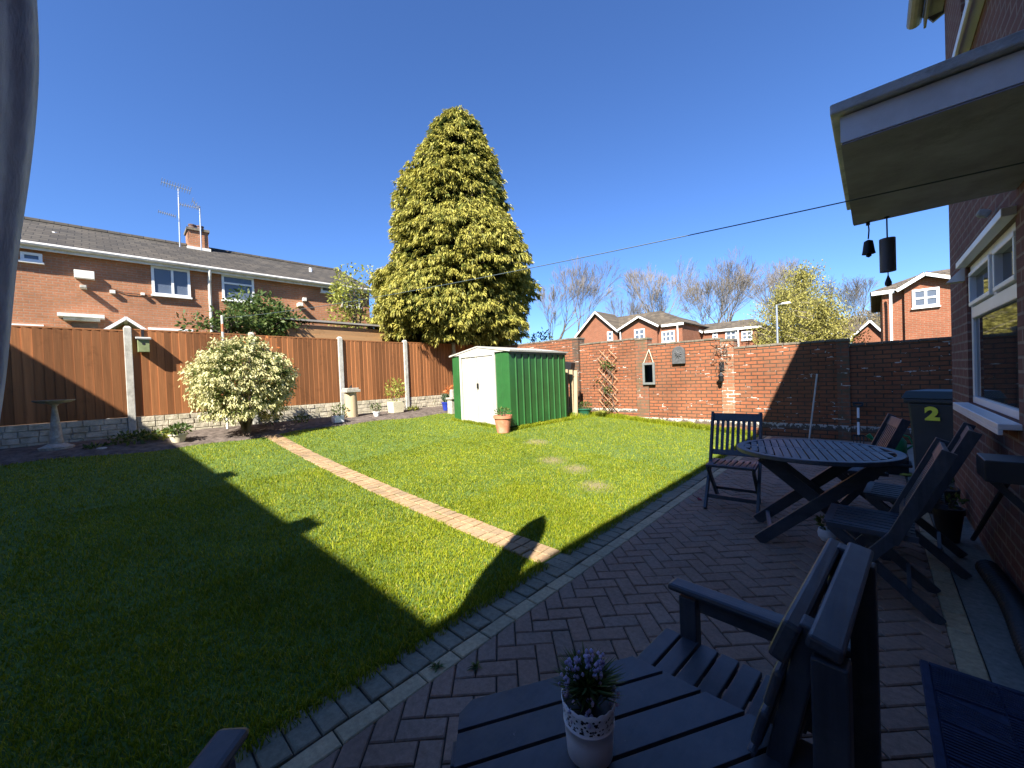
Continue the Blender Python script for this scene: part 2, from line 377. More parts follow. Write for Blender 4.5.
# soil bed
V = []; F = []
for j in range(ny):
    y = -4.0 + 13.42*j/(ny-1); a = LAWN_X0(y)+.05
    for i in range(16):
        t = i/15; x = -10.14 + (a+10.14)*t
        V.append((x, y, gz(x, y) + .05*math.sin(PI*t)**.5*(1 if 0 < i < 15 else 0) - .02*(i == 15) + .018*noise.noise(Vector((x*5, y*5, 0)))))
for j in range(ny-1):
    for i in range(15): q = j*16+i; F.append((q, q+1, q+17, q+16))
tag(link('planting_bed', np_mesh('planting_bed', V, F, True), M['soil']), kind='structure')

# grass blades
PATH_Y = (2.20, 2.47)
def grass(n, x0, x1, y0, y1, hmin, hmax, wd, maxd=None):
    X = rng.uniform(x0, x1, n); Y = rng.uniform(y0, y1, n)
    a = -8.85+.14*np.sin(Y*1.3)+.08*np.sin(Y*3.7)+.02
    k = (X > a) & ~((Y > PATH_Y[0]+.01) & (Y < PATH_Y[1]-.01) & (X > -9.3))
    k &= ~((X > SHED[0]) & (X < SHED[1]) & (Y > SHED[2]) & (Y < SHED[3]))
    den = np.ones(n)
    for b in BARE[:4]:
        d = np.hypot(X-b.x, Y-b.y); den = np.minimum(den, np.clip((d-.0)/.34, .22, 1))
    k &= rng.random(n) < den
    X = X[k]; Y = Y[k]; n = len(X)
    d = np.clip(-X-1.84, 0, 8.5); s = np.clip((Y-2.4)/4, 0, 1); s = s*s*(3-2*s)
    Z = .0196*d+.0062*d*d+.12*s*np.sin(PI*np.minimum(d, 8)/8)-.004
    clump = .75+.5*(np.sin(X*7.1+2*np.sin(Y*5.3))*np.sin(Y*6.3+1.7*np.sin(X*4.1))*.5+.5)
    H = rng.uniform(hmin, hmax, n)*clump; az = rng.uniform(0, 2*PI, n); lean = rng.uniform(.15, .95, n)*H
    W = wd*rng.uniform(.7, 1.3, n); la = rng.uniform(0, 2*PI, n)
    bx, by = np.cos(az)*W/2, np.sin(az)*W/2
    P = np.empty((n, 5, 3), np.float32)
    P[:, 0] = np.stack([X-bx, Y-by, Z], 1); P[:, 1] = np.stack([X+bx, Y+by, Z], 1)
    mx_, my_ = X+np.cos(la)*lean*.35, Y+np.sin(la)*lean*.35
    P[:, 2] = np.stack([mx_+bx*.8, my_+by*.8, Z+H*.6], 1); P[:, 3] = np.stack([mx_-bx*.8, my_-by*.8, Z+H*.6], 1)
    P[:, 4] = np.stack([X+np.cos(la)*lean, Y+np.sin(la)*lean, Z+H*.95], 1)
    return P
parts = [grass(150000, -9.1, -1.80, -1.5, 9.42, .018, .040, .0075),
         grass(90000, -6.0, -1.80, -.5, 5.5, .016, .036, .0055),
         grass(50000, -3.4, -1.80, -.3, 3.6, .015, .034, .0042),
         grass(9000, -1.87, -1.76, -.6, 9.3, .02, .05, .005),
         grass(14000, -6, -1.9, 9.18, 9.44, .04, .13, .008),
         grass(5000, -9.0, -5.5, 8.3, 9.42, .04, .15, .008),
         grass(5000, SHED[1]-.0, SHED[1]+.12, 6.0, 8.3, .03, .09, .007),
         grass(4000, SHED[0], SHED[1], 5.93, 6.05, .03, .08, .007)]
P = np.concatenate(parts); n = len(P)
F3 = np.empty((n*3, 3), np.int32); b0 = np.arange(n)*5
F3[0::3] = np.stack([b0, b0+1, b0+2], 1); F3[1::3] = np.stack([b0, b0+2, b0+3], 1); F3[2::3] = np.stack([b0+3, b0+2, b0+4], 1)
me = bpy.data.meshes.new('grass'); me.vertices.add(n*5); me.vertices.foreach_set('co', P.ravel())
me.loops.add(n*9); me.loops.foreach_set('vertex_index', F3.ravel()); me.polygons.add(n*3); me.polygons.foreach_set('loop_start', np.arange(0, n*9, 3, dtype=np.int32)); me.update(calc_edges=True)
me.materials.append(M['blade']); go = bpy.data.objects.new('grass', me); COL.objects.link(go)
tag(go, 'short mown green grass covering the lawn', 'grass', kind='stuff')

# ------------------------------------------------------------------ paving
def paver_mat(name, ca, cb, cc, k=1.0):
    ca, cb, cc = C3(ca, k), C3(cb, k), C3(cc, k)
    m = NT(name); p = m.pos(); i = m.island()
    col = m.ramp(i, [(0, ca), (.5, cb), (1, cc)])
    col = m.mix(.8, col, m.ramp(m.noise(40, p, 6, .7), [(.3, (.65,)*3), (.7, (1.3,)*3)]), 'MULTIPLY')
    col = m.mix(.9, col, m.ramp(m.noise(1.7, p, 5, .7), [(.3, (.7, .72, .7)), (.7, (1.15,)*3)]), 'MULTIPLY')
    m.set(Base_Color=col, Roughness=.85); m.inp(m.b, 'Specular_IOR_Level', .35); m.bump(m.noise(150, p, 4, .7), .4, .004)
    return m.m
M['paver'] = paver_mat('brindle_block_paving', (.180, .122, .092), (.205, .135, .098), (.182, .134, .104), 1.4)
M['edge_grey'] = paver_mat('grey_green_edging_block', (.165, .150, .105), (.19, .170, .120), (.15, .14, .10), 1.35)
M['edge_buff'] = paver_mat('buff_border_block', (.29, .235, .145), (.34, .27, .165), (.25, .215, .14), 1.5)
M['path_block'] = paver_mat('sandy_path_block', (.40, .27, .15), (.46, .30, .17), (.34, .25, .15), .85)
M['slab'] = paver_mat('grey_concrete_strip', (.14, .14, .12), (.15, .15, .13), (.13, .13, .115), 1.6)
def block(bm, c, l, w, ang, h=.05, ztop=0, gap=.0035, tilt=.0025):
    l -= gap*2; w -= gap*2; ca, sa = math.cos(ang), math.sin(ang); ch = .005
    dz = [random.uniform(-tilt, tilt) for _ in range(4)]
    rings = [(l/2, w/2, -h, 0), (l/2, w/2, -ch, 1), (l/2-ch, w/2-ch, 0, 1)]
    vs = []
    for hl, hw, z, t in rings:
        r = []
        for q, (sx, sy) in enumerate(((-1, -1), (1, -1), (1, 1), (-1, 1))):
            x, y = sx*hl, sy*hw
            r.append(bm.verts.new((c[0]+x*ca-y*sa, c[1]+x*sa+y*ca, ztop+z+dz[q]*t)))
        vs.append(r)
    for a, b in zip(vs, vs[1:]):
        for k in range(4): bm.faces.new((a[k], a[(k+1) % 4], b[(k+1) % 4], b[k]))
    bm.faces.new(vs[2])
def clip(bm, co, no):
    bmesh.ops.bisect_plane(bm, geom=bm.verts[:]+bm.edges[:]+bm.faces[:], plane_co=co, plane_no=no, clear_outer=True)
bm = bmesh.new(); ang = R(45); ca, sa = math.cos(ang), math.sin(ang)
N = 75; W = .1
for i in range(-N, N):
    for j in range(-N, N):
        k = (i - j) % 4
        if k not in (0, 2): continue
        # herringbone cell: unit squares (i,j); horizontal bricks start where k==0, vertical where k==2
        if k == 0: u, v, l, a = (i+1)*W, (j+.5)*W, .2, 0
        else: u, v, l, a = (i+.5)*W, (j)*W, .2, PI/2
        x = u*ca-v*sa + .3; y = u*sa+v*ca + 3.0
        if -1.70 < x < .42 and -4.0 < y < 9.62: block(bm, (x, y), l, W, ang+a)
clip(bm, (-1.533, 0, 0), (-1, 0, 0)); clip(bm, (.250, 0, 0), (1, 0, 0)); clip(bm, (0, 9.44, 0), (0, 1, 0)); clip(bm, (0, -3.8, 0), (0, -1, 0))
me = bpy.data.meshes.new('patio'); bm.to_mesh(me); bm.free(); tag(link('patio', me, M['paver']), kind='structure')
m = NT('jointing_sand'); p = m.pos(); m.set(Base_Color=m.ramp(m.noise(7, p, 6, .7), [(.35, (.030, .026, .022)), (.65, (.06, .055, .045))]), Roughness=1); M['joint'] = m.m
b = MB(); b.bb(-1.84, .575, -3.9, 9.44, -.06, -.011); tag(b.build('patio_bedding', M['joint']), kind='structure')
bm = bmesh.new(); y = -3.9
while y < 9.4: block(bm, (-1.74+random.uniform(-.006, .006), y), .2, .105, 0, tilt=.006); y += .105
me = bpy.data.meshes.new('patio_edging'); bm.to_mesh(me); bm.free(); tag(link('patio_edging', me, M['edge_grey']), kind='structure')
bm = bmesh.new(); y = -3.9
while y < 9.4: block(bm, (-1.586, y), .1, .2, 0); y += .2
y = -3.9
while y < 6: block(bm, (.300, y), .1, .2, 0); y += .2
me = bpy.data.meshes.new('patio_border'); bm.to_mesh(me); bm.free(); tag(link('patio_border', me, M['edge_buff']), kind='structure')
b = MB(); b.bb(.352, .578, -3.9, 5.9, -.05, -.006); b.bb(.275, 3.0, 5.96, 9.44, -.05, -.006); tag(b.build('concrete_strip', M['slab']), kind='structure')
bm = bmesh.new(); x = -1.9
while x > -8.95:
    for yc in (PATH_Y[0]+.068, PATH_Y[1]-.068):
        block(bm, (x, yc+random.uniform(-.006, .006)), .1, .132, 0, tilt=.005, ztop=gz(x, yc)+.012)
    x -= .1
me = bpy.data.meshes.new('garden_path'); bm.to_mesh(me); bm.free(); tag(link('garden_path', me, M['path_block']), kind='structure')
# small weeds between pavers
def blades(mb, c, n, h, spread, w=.006, droop=.3):
    c = Vector(c)
    for _ in range(n):
        a = random.uniform(0, 2*PI); l = h*random.uniform(.6, 1.1); r = spread*random.uniform(.3, 1)
        d = Vector((math.cos(a), math.sin(a), 0)); s = Vector((-math.sin(a), math.cos(a), 0))*w/2
        p1 = c+d*r*.45+Vector((0, 0, l*.7)); p2 = c+d*r+Vector((0, 0, l*(1-droop)))
        b0 = c + d*.1*spread
        mb.add([b0-s, b0+s, p1+s*1.3, p1-s*1.3, p2], [(0, 1, 2, 3), (3, 2, 4)])
for i, (px, py) in enumerate(((437, 668), (476, 668))):
    w = onZ(px, py, 0); mb = MB(); blades(mb, (0, 0, 0), 22, .02, .055, .007, .6)
    o = mb.build('weed', M['dkleaf']); o.location = w
    tag(o, ['small weed in the paver joint left of the slatted table tip', 'small weed in the block paving nearest the slatted table corner', 'small weed on the buff border, second from the photo bottom', 'small weed on the grey edging, lowest in the photo'][i], 'weed', 'weeds in the patio joints')

# ------------------------------------------------------------------ fence
FX = -10.2
posts = [-5.35, -3.45, -1.55, .42, 2.39, 4.36, 6.28, 8.10]
plabel = {.42: 'concrete fence post beside the bird box, tallest and nearest', 2.39: 'concrete fence post hidden behind the cream flowering bush',
          4.36: 'concrete fence post just behind the cream sundial pillar', 6.28: 'concrete fence post right of the square pot with lime shrub',
          8.10: 'concrete fence post behind the green metal shed'}
for y in posts:
    g0 = gz(FX, y); b = MB(); b.box((FX+.01, y, (g0-.3+2.62)/2), (.12, .11, 2.62-g0+.3), top=(1, 1)); b.box((FX+.01, y, 2.635), (.12, .11, .035), top=(.5, .5))
    o = b.build('fence_post', M['concrete'], bevel=.008)
    tag(o, plabel.get(y, 'concrete fence post at the left end behind the grey parasol'), 'fence post', 'concrete posts of the wooden fence')
ends = posts + [9.44]
bl = {-1.55: 'brown feather-edge fence panel behind the bird bath, half in shade', .42: 'brown fence panel with the bird box shadow on it',
      2.39: 'brown fence panel behind and right of the cream bush', 4.36: 'brown fence panel behind the square pot with lime shrub',
      6.28: 'brown fence panel left of the green shed, shaded by the conifer', 8.10: 'last brown fence panel in the corner behind the green shed'}
for y0, y1 in zip(ends, ends[1:]):
    t = thing('wooden_fence', bl.get(y0, 'brown feather-edge fence panel left of the bird bath'), 'fence', (FX, y0, gz(FX, y0)), 0, 'panels of the wooden fence')
    a, c = y0+.056, y1-.056
    b = MB(); y = a; z0 = .95; ztop = 2.57 + random.uniform(-.015, .015)
    while y < c-.03:
        w = min(.132, c-y); rot = Matrix.Rotation(R(6.5), 3, 'Z')
        b.box((FX+.018, y+w/2, (z0+ztop)/2), (.013, w, ztop-z0+random.uniform(-.006, .006)), rot); y += .112
    b.build('boards', M['fence'], t)
    b = MB(); b.bb(FX-.03, FX+.03, a, c, ztop-.005, ztop+.02)
    for zz in (1.2, 1.8, 2.35): b.bb(FX-.05, FX-.003, a, c, zz, zz+.04)
    b.build('rail', M['fence'], t)
    # rock-face gravel board: irregular proud stones
    b = MB(); b.bb(FX-.02, FX+.015, a, c, .45, .945)
    for r in range(4):
        y = a+.005; zz = .53+r*.103
        while y < c-.04:
            w = min(random.uniform(.13, .28), c-.005-y); d = random.uniform(.014, .03)
            b.box((FX+.015+d/2, y+w/2, zz+.05), (d, w-.010, .094), top=(1, 1)); y += w
    b.build('gravel_board', M['rockface'], t, bevel=.006)

# ------------------------------------------------------------------ brick boundary wall
WY = 9.5
def topz(x, y): return onY(x, y, WY).z
def wx(x): return onY(x, 380, WY).x
segs = [(-13.2, wx(575), onY(545, 341, WY).z, onY(573, 338.5, WY).z, 'wall_hi'),
        (wx(581), wx(637), onY(582, 343, WY).z, onY(636, 339.5, WY).z, 'wall_hi'),
        (wx(649), wx(722), onY(652, 342.5, WY).z, onY(720, 340, WY).z, 'wall'),
        (wx(735), wx(837), onY(737, 345.5, WY).z, onY(836, 341.5, WY).z, 'wall'),
        (wx(850), 4.5, onY(853, 343.5, WY).z, onY(950, 338, WY).z, 'wall')]
wt = thing('brick_wall', 'red brick garden wall with piers closing the far end of the garden', 'wall', (-5, WY, 0))
for x0, x1, za, zb, mt in segs:
    zt = (za+zb)/2
    b = MB(); b.bb(x0, x1, WY, WY+.215, -.3, zt-.035); b.build('wall_panel', M[mt], wt)
    b = MB(); x = x0
    while x < x1-.01:
        w = min(.222, x1-x); b.box((x+w/2, WY+.107, zt-.010+random.uniform(-.005, .005)), (w-.008, .245+random.uniform(-.012, .012), .045)); x += .222
    b.build('coping', M['coping'], wt, bevel=.006)
piers = [(575, 581, 3, 'pier_dark', .006), (637, 649, 338.5, 'pier_brown', .07), (722, 735, 339.5, 'pier_white', .07), (837, 850, 339.5, 'pier_brown', .07)]
for a, c, yy, mt, pr in piers:
    x0, x1 = wx(a), wx(c); zt = onY((a+c)/2, yy if yy > 100 else 338, WY).z
    b = MB(); b.bb(x0+.001, x1-.001, WY-(.09 if a == 575 else .035), WY+.25, -.3, zt-.04); b.build('pier', M[mt], wt)
    b = MB(); b.bb(x0-.01, x1+.01, WY-(.11 if a == 575 else .05), WY+.27, zt-.04, zt+.015); b.build('pier_cap', M['coping'], wt, bevel=.01)

# ------------------------------------------------------------------ wall decorations
def wp(x, y, off=0): return onY(x, y, WY-off)
# mirror
c0, c1 = wp(642.5, 363, .06), wp(655.5, 384.5, .06)
cx, cz = (c0.x+c1.x)/2, (c0.z+c1.z)/2; w, h = c1.x-c0.x, c0.z-c1.z
t = thing('garden_mirror', 'small grey framed mirror hung by a rope on the brick wall', 'mirror', (cx, WY-.08, cz-h/2))
b = MB(); f = .055
b.bb(cx-w/2, cx+w/2, WY-.09, WY-.05, cz-h/2, cz-h/2+f); b.bb(cx-w/2, cx+w/2, WY-.09, WY-.05, cz+h/2-f, cz+h/2)
b.bb(cx-w/2, cx-w/2+f, WY-.089, WY-.051, cz-h/2+f, cz+h/2-f); b.bb(cx+w/2-f, cx+w/2, WY-.089, WY-.051, cz-h/2+f, cz+h/2-f)
b.build('frame', simple('silvery_grey_wood', (.15, .16, .155), .8, .2, 12), t, bevel=.004)
b = MB(); b.bb(cx-w/2+f, cx+w/2-f, WY-.07, WY-.06, cz-h/2+f, cz+h/2-f)
b.build('mirror_glass', NT('mirror_glass').set(Base_Color=(.06, .065, .07), Metallic=1.0, Roughness=.06).m, t)
ap = wp(649, 349.5, .04); b = MB()
for s in (-1, 1): b.tube([(cx+s*w*.38, WY-.07, cz+h/2), (ap.x, WY-.05, ap.z)], .010, 6)
b.build('rope', simple('pale_rope', (.62, .55, .42), .9), t)
# slate plaque with arched top
p = wp(678.5, 355, .05); r = .15
poly = [(p.x-r, WY-.075, p.z-.21), (p.x+r, WY-.075, p.z-.21)] + [(p.x+r*math.cos(a), WY-.075, p.z+.05+r*1.05*math.sin(a)) for a in [PI*k/14 for k in range(15)]]
t = thing('wall_plaque', 'dark grey arched relief plaque on the brick wall right of the mirror', 'plaque', (p.x, WY-.06, p.z-.2))
b = MB(); b.prism(poly, (0, 0, 0), (0, .06, 0)); b.build('plate', M['slate'], t, bevel=.01)
b = MB()
for k in range(9):
    a = 2*PI*k/9; b.tube([(p.x+.02*math.cos(a), WY-.085, p.z+.02+.02*math.sin(a)), (p.x+.085*math.cos(a), WY-.08, p.z+.02+.1*math.sin(a))], [.02, .008], 5)
b.tube([(p.x, WY-.095, p.z+.02), (p.x, WY-.07, p.z+.02)], .04, 10); b.build('relief', M['slate'], t, smooth=True)
# lantern on white pier
p = wp(721, 378, .14); yl = WY-.14
t = thing('wall_lantern', 'small dark carriage lantern on the flaking white pier', 'lantern', (p.x, yl, p.z-.12))
b = MB(); b.lathe((p.x, yl, p.z-.13), [(.015, .04), (.04, .06), (.055, .16), (.075, .17), (.025, .23), (.01, .26)], 8); b.build('lantern_body', M['dark_metal'], t)
b = MB(); b.tube([(p.x, yl, p.z+.16), (p.x, yl+.02, p.z+.27), (p.x, yl+.1, p.z+.28)], .012, 6); b.bb(p.x-.045, p.x+.045, WY-.055, WY-.034, p.z+.16, p.z+.36); b.build('bracket', M['dark_metal'], t)
# dead climber on the pier
p = wp(722, 352, .06); mb = MB()
for _ in range(60):
    a = Vector((p.x+random.gauss(0, .08), WY-.06-random.random()*.05, p.z+random.gauss(0, .16)))
    mb.tube([a, a+Vector((random.gauss(0, .05), -.03*random.random(), random.gauss(0, .07)))], .006, 4)
tag(mb.build('climber_stems', M['bark']), 'tangle of dry brown climber stems above the wall lantern', 'climber')
# ------------------------------------------------------------------ trellis + climber
a, c = wp(594, 352, .08), wp(615, 408, .08)
t = thing('trellis', 'expanding diamond wooden trellis on the brick wall behind the pots', 'trellis', ((a.x+c.x)/2, WY-.08, .3))
x0, x1, z0, z1 = wp(597, 350, .1).x, wp(616, 350, .1).x, onY(606, 411, WY).z, onY(606, 350, WY).z
b = MB(); Wd = x1-x0; zz = z0-Wd
while zz < z1:
    for sgn in (1, -1):
        ya = WY-.07-(.012 if sgn < 0 else 0); xa, xb = (x0, x1) if sgn > 0 else (x1, x0)
        u0 = max(0, (z0-zz)/(Wd*1.05)); u1 = min(1, (z1-zz)/(Wd*1.05))
        if u1-u0 > .15: b.beam((xa+(xb-xa)*u0, ya, zz+Wd*1.05*u0), (xa+(xb-xa)*u1, ya, zz+Wd*1.05*u1), .014, .009, side=(0, 1, 0))
    zz += Wd*.5
b.build('laths', simple('tan_lath', (.52, .30, .17), .8), t)
def leafcloud(n, fn, size, wid=.5, droop=0, up=0):
    """fn() -> (pos, outward). returns V,F arrays of diamond leaves"""
    V = np.empty((n, 4, 3), np.float32)
    for i in range(n):
        p, o = fn(); l = size*random.uniform(.6, 1.3)
        d = Vector((random.gauss(0, 1), random.gauss(0, 1), random.gauss(0, 1))).normalized()*.8+Vector(o)*.7+Vector((0, 0, up-droop)); d.normalize()
        s = d.cross(Vector((random.gauss(0, 1), random.gauss(0, 1), random.gauss(0, 1)))).normalized()*l*wid*.5
        V[i] = (p, p+d*l*.5+s, p+d*l, p+d*l*.5-s)
    F = np.arange(n*4, dtype=np.int32).reshape(-1, 4)
    return V, F
def ball(c, r, sq=(1, 1, 1), shell=.5):
    c = Vector(c)
    def f():
        d = Vector((random.gauss(0, 1), random.gauss(0, 1), random.gauss(0, 1))).normalized(); q = r*(shell+(1-shell)*random.random()**.5)
        return c+Vector((d.x*q*sq[0], d.y*q*sq[1], d.z*q*sq[2])), d
    return f
t = thing('climbing_plant', 'straggly green climber growing up the diamond trellis', 'climber', (x0+Wd/2, WY-.15, gz(x0, WY)))
Vs = []
for px, py, r, n in ((605, 365, .15, 60), (612, 366, .12, 40), (600, 382, .14, 16), (608, 390, .12, 45), (608, 404, .12, 22), (596, 380, .12, 10)):
    p = wp(px, py, .12); Vs.append(leafcloud(n, ball(p, r, (1, .35, .8), .1), .07)[0])
V = np.concatenate(Vs); link('leaves', np_mesh('leaves', V, np.arange(len(V)*4).reshape(-1, 4)), M['dkleaf'], t)
b = MB()
for k in range(5):
    xx = x0+Wd*random.uniform(.2, .8); pts = [(xx, WY-.11, .15)]
    for q in range(7): pts.append((x0+Wd*(.5+.35*math.sin(q*1.3+k*2)), WY-.10+.02*math.sin(q+k), .15+.2*(q+1)))
    b.tube(pts, .008, 5)
b.build('stems', M['bark'], t)

# ------------------------------------------------------------------ metal shed
sx0, sx1, sy0, sy1 = SHED; sz = gz(-6.7, 7)-.0; eav = sz+1.66; rid = eav+.13
t = thing('metal_shed', 'green and white metal garden shed with double doors', 'shed', ((sx0+sx1)/2, (sy0+sy1)/2, sz))
def corr(b, a, c, z0, z1, out, pitch, depth=.014):
    a = Vector(a); c = Vector(c); L = (c-a).length; d = (c-a)/L; out = Vector(out); x = 0; pts = []
    while x < L-1e-3:
        e = min(x+pitch, L)
        if e-x > .06: pts += [(x, 0), (e-.045, 0), (e-.035, 1), (e-.015, 1), (e-.005, 0)]
        x = e
    pts.append((L, 0)); P2 = [a+d*u+out*depth*v for u, v in pts]; n = len(P2)
    vs = [p+Vector((0, 0, z0)) for p in P2]+[p+Vector((0, 0, z1)) for p in P2]
    b.add(vs, [(i, i+1, i+1+n, i+n) for i in range(n-1)])
dw = .36  # side panel width either side of the doors
dx0, dx1 = sx0+.37, sx1-.49
b = MB(); corr(b, (sx1, sy0, 0), (sx1, sy1, 0), sz, eav, (1, 0, 0), .225, .022); b.build('side_wall', M['green_metal'], t)
b = MB(); corr(b, (sx0, sy1, 0), (sx0, sy0, 0), sz, eav, (-1, 0, 0), .225, .022); corr(b, (sx1, sy1, 0), (sx0, sy1, 0), sz, eav-.03, (0, 1, 0), .225, .02); b.build('back_wall', M['green_metal'], t)
b = MB(); corr(b, (sx0, sy0, 0), (dx0-.07, sy0, 0), sz, eav, (0, -1, 0), .2, .012); b.build('front_wall', M['green_metal'], t); b = MB(); corr(b, (dx1+.07, sy0, 0), (sx1, sy0, 0), sz, eav, (0, -1, 0), .2, .012); b.build('front_wall', M['green_metal'], t)
b = MB(); b.bb(dx0-.075, dx0, sy0-.03, sy0+.02, sz, eav-.02); b.bb(dx1, dx1+.075, sy0-.03, sy0+.02, sz, eav-.02); b.bb(dx0-.075, dx1+.075, sy0-.031, sy0+.02, eav-.09, eav); b.build('door_frame', M['shed_white'], t, bevel=.004)
mid = (dx0+dx1)/2
for s, (a, c) in enumerate(((dx0+.010, mid-.007), (mid+.007, dx1-.010))):
    b = MB(); corr(b, (a, sy0-.008-.006*s, 0), (c, sy0-.008-.006*s, 0), sz+.02, eav-.105, (0, -1, 0), (c-a)/3, .016)
    d = b.build('door', M['shed_white'], t)
    if s == 1:
        b = MB(); b.bb(mid+.0, mid+.05, sy0-.045, sy0-.02, sz+.83, sz+.95); b.build('door_handle', M['dark_metal'], d, bevel=.005)
b = MB(); xm = (sx0+sx1)/2; o = .07
b.add([(sx0-o, sy0-.05, eav-.015), (sx0-o, sy1+.05, eav-.015), (xm, sy1+.05, rid+.02), (xm, sy0-.05, rid+.02)], [(0, 1, 2, 3)])
b.add([(sx1+o, sy0-.05, eav-.015), (sx1+o, sy1+.05, eav-.015), (xm, sy1+.05, rid+.02), (xm, sy0-.05, rid+.02)], [(0, 1, 2, 3)])
ro = b.build('roof', M['shed_white'], t); sm = ro.modifiers.new('thick', 'SOLIDIFY'); sm.thickness = .03
b = MB(); b.prism([(sx0-.05, sy0-.035, eav-.03), (sx1+.05, sy0-.035, eav-.03), (sx1+.05, sy0-.035, eav), (xm, sy0-.035, rid-.01), (sx0-.05, sy0-.035, eav)], (0, 0, 0), (0, .03, 0)); b.build('gable_panel', M['shed_white'], t)
b = MB(); b.bb(sx1+.024, sx1+.034, sy0, sy1, eav-.09, eav-.005); b.build('eaves_trim', simple('dull_green_grey_trim', (.06, .085, .06), .6), t)

# ------------------------------------------------------------------ pots, plants and ornaments
def pot_profile(r, h, rim=.02): return [(r*.68, 0), (r*.94, h*.82), (r*1.05, h*.83), (r*1.05, h), (r*.93, h), (r*.88, h*.9)]
def potted(name, label, cat, loc, r, h, mat, leafm, nleaf, lr, lh, leafsize, group=None, square=False, spiky=False, soil=True):
    t = thing(name, label, cat, loc, 0, group); x, y, z = loc; b = MB()
    if square:
        b.box((x, y, z+h/2), (r*2*.86, r*2*.86, h), top=(1.16, 1.16))
    else: b.lathe((x, y, z), pot_profile(r, h), 22)
    b.build('pot', mat, t, smooth=not square, bevel=.004 if square else 0)
    b = MB(); b.lathe((x, y, z+h*.91), [(r*.85, 0), (r*.5, .012), (.001, .02)], 14); b.build('soil', M['soil'], t)
    if spiky:
        b = MB(); blades(b, (x, y, z+h*.9), nleaf, lh, lr, leafsize, .25); b.build('leaves', leafm, t)
    else:
        V, F = leafcloud(nleaf, ball((x, y, z+h+lh*.5), 1, (lr, lr, lh*.5), .2), leafsize, .5, up=.3)
        link('leaves', np_mesh('leaves', V, F), leafm, t)
        b = MB()
        for k in range(6):
            a = k*1.05; b.tube([(x, y, z+h*.8), (x+lr*.5*math.cos(a), y+lr*.5*math.sin(a), z+h+lh*.6)], [.008, .004], 5)
        b.build('stems', M['bark'], t)
    return t
def gnd(px, X=None, Y=None, dz=0):
    p = onX(px, 400, X) if X is not None else onY(px, 400, Y)
    return (p.x, p.y, gz(p.x, p.y)+dz)
# terracotta pot by the shed corner
p = onY(503, 420, 5.72); p.z = gz(p.x, p.y)
potted('flower_pot', 'large terracotta pot with sparse green plant at the shed corner', 'plant pot', tuple(p), .19, .36, M['terracotta'], M['dkleaf'], 120, .17, .14, .05)
g = gnd(584, Y=9.05); potted('flower_pot', 'dark green glazed pot of heather at the brick pier', 'plant pot', g, .20, .20, M['green_glaze'], M['dkleaf'], 220, .22, .16, .05)
g = gnd(573, Y=8.85); potted('flower_pot', 'small green plastic pot beside the glazed pot at the pier', 'plant pot', g, .11, .09, M['green_plastic'], M['dkleaf'], 30, .08, .05, .04)
g = gnd(176, X=-9.05, dz=.03); potted('flower_pot', 'small green pot of trailing leaves at the lawn edge left of the cream bush', 'plant pot', g, .13, .15, M['cream'], M['dkleaf'], 220, .17, .15, .07)
g = gnd(395.5, X=-9.55, dz=.05); potted('square_planter', 'square cream planter with a lime green shrub', 'planter', g, .17, .30, M['cream'], M['limeleaf'], 330, .29, .62, .07, square=True)
g = gnd(376, X=-9.35, dz=.04); potted('flower_pot', 'small white pot with leafy seedlings left of the square planter', 'plant pot', g, .09, .12, M['pot_white'], M['dkleaf'], 90, .14, .2, .06)
g = gnd(446, X=-9.05, dz=.04); potted('flower_pot', 'cobalt blue pot with spiky grey green plant by the shed', 'plant pot', g, .13, .24, M['blue_glaze'], M['bluegreen'], 70, .42, .36, .022, spiky=True)
g = gnd(450, X=-9.45, dz=.05); t = thing('orange_flowers', 'clump of orange flowers beside the shed behind the blue pot', 'flowers', g)
V, F = leafcloud(60, ball((g[0], g[1], g[2]+.52), .14, (1, 1, 1.3), .1), .07, .7); link('blooms', np_mesh('blooms', V, F), M['redleaf'], t)
b = MB(); blades(b, g, 26, .5, .16, .018, .05); b.build('leaves', M['dkleaf'], t)
g = gnd(451.5, X=-8.6); b = MB(); b.box((g[0], g[1], g[2]+.19), (.2, .16, .42)); b.box((g[0], g[1], g[2]+.42), (.26, .22, .06)); b.box((g[0]+.01, g[1]+.02, g[2]+.56), (.14, .1, .22), top=(.8, .8))
tag(b.build('stone_ornament', M['stone'], bevel=.02), 'rough pale stone ornament leaning by the left corner of the shed', 'ornament')
g = gnd(337, X=-9.2, dz=.03); b = MB(); b.box((g[0], g[1], g[2]+.08), (.2, .22, .16)); tt = thing('trough', 'low white block trough in the bed below the pillar', 'planter', g)
b.build('box', M['pot_white'], tt, bevel=.01); V, F = leafcloud(40, ball((g[0], g[1], g[2]+.18), .1, (1, 1, .5), .1), .05); link('leaves', np_mesh('leaves', V, F), M['dkleaf'], tt)
g = gnd(351, X=-9.65, dz=.03); t = thing('sundial_pillar', 'cream timber pillar with square stone cap in front of the fence post', 'sundial', g)
b = MB(); b.lathe(g, [(.155, -.05), (.15, .35), (.145, .63)], 14); b.build('pillar', M['paleboard'], t, smooth=True)
b = MB(); b.box((g[0], g[1], g[2]+.665), (.36, .36, .07)); b.box((g[0], g[1], g[2]+.72), (.30, .30, .04)); b.build('cap', M['stone'], t, bevel=.01)
b = MB(); b.prism([(g[0]-.08, g[1], g[2]+.74), (g[0]+.08, g[1], g[2]+.74), (g[0]+.07, g[1], g[2]+.82)], (0, -.006, 0), (0, .006, 0)); b.build('gnomon', M['dark_metal'], t)
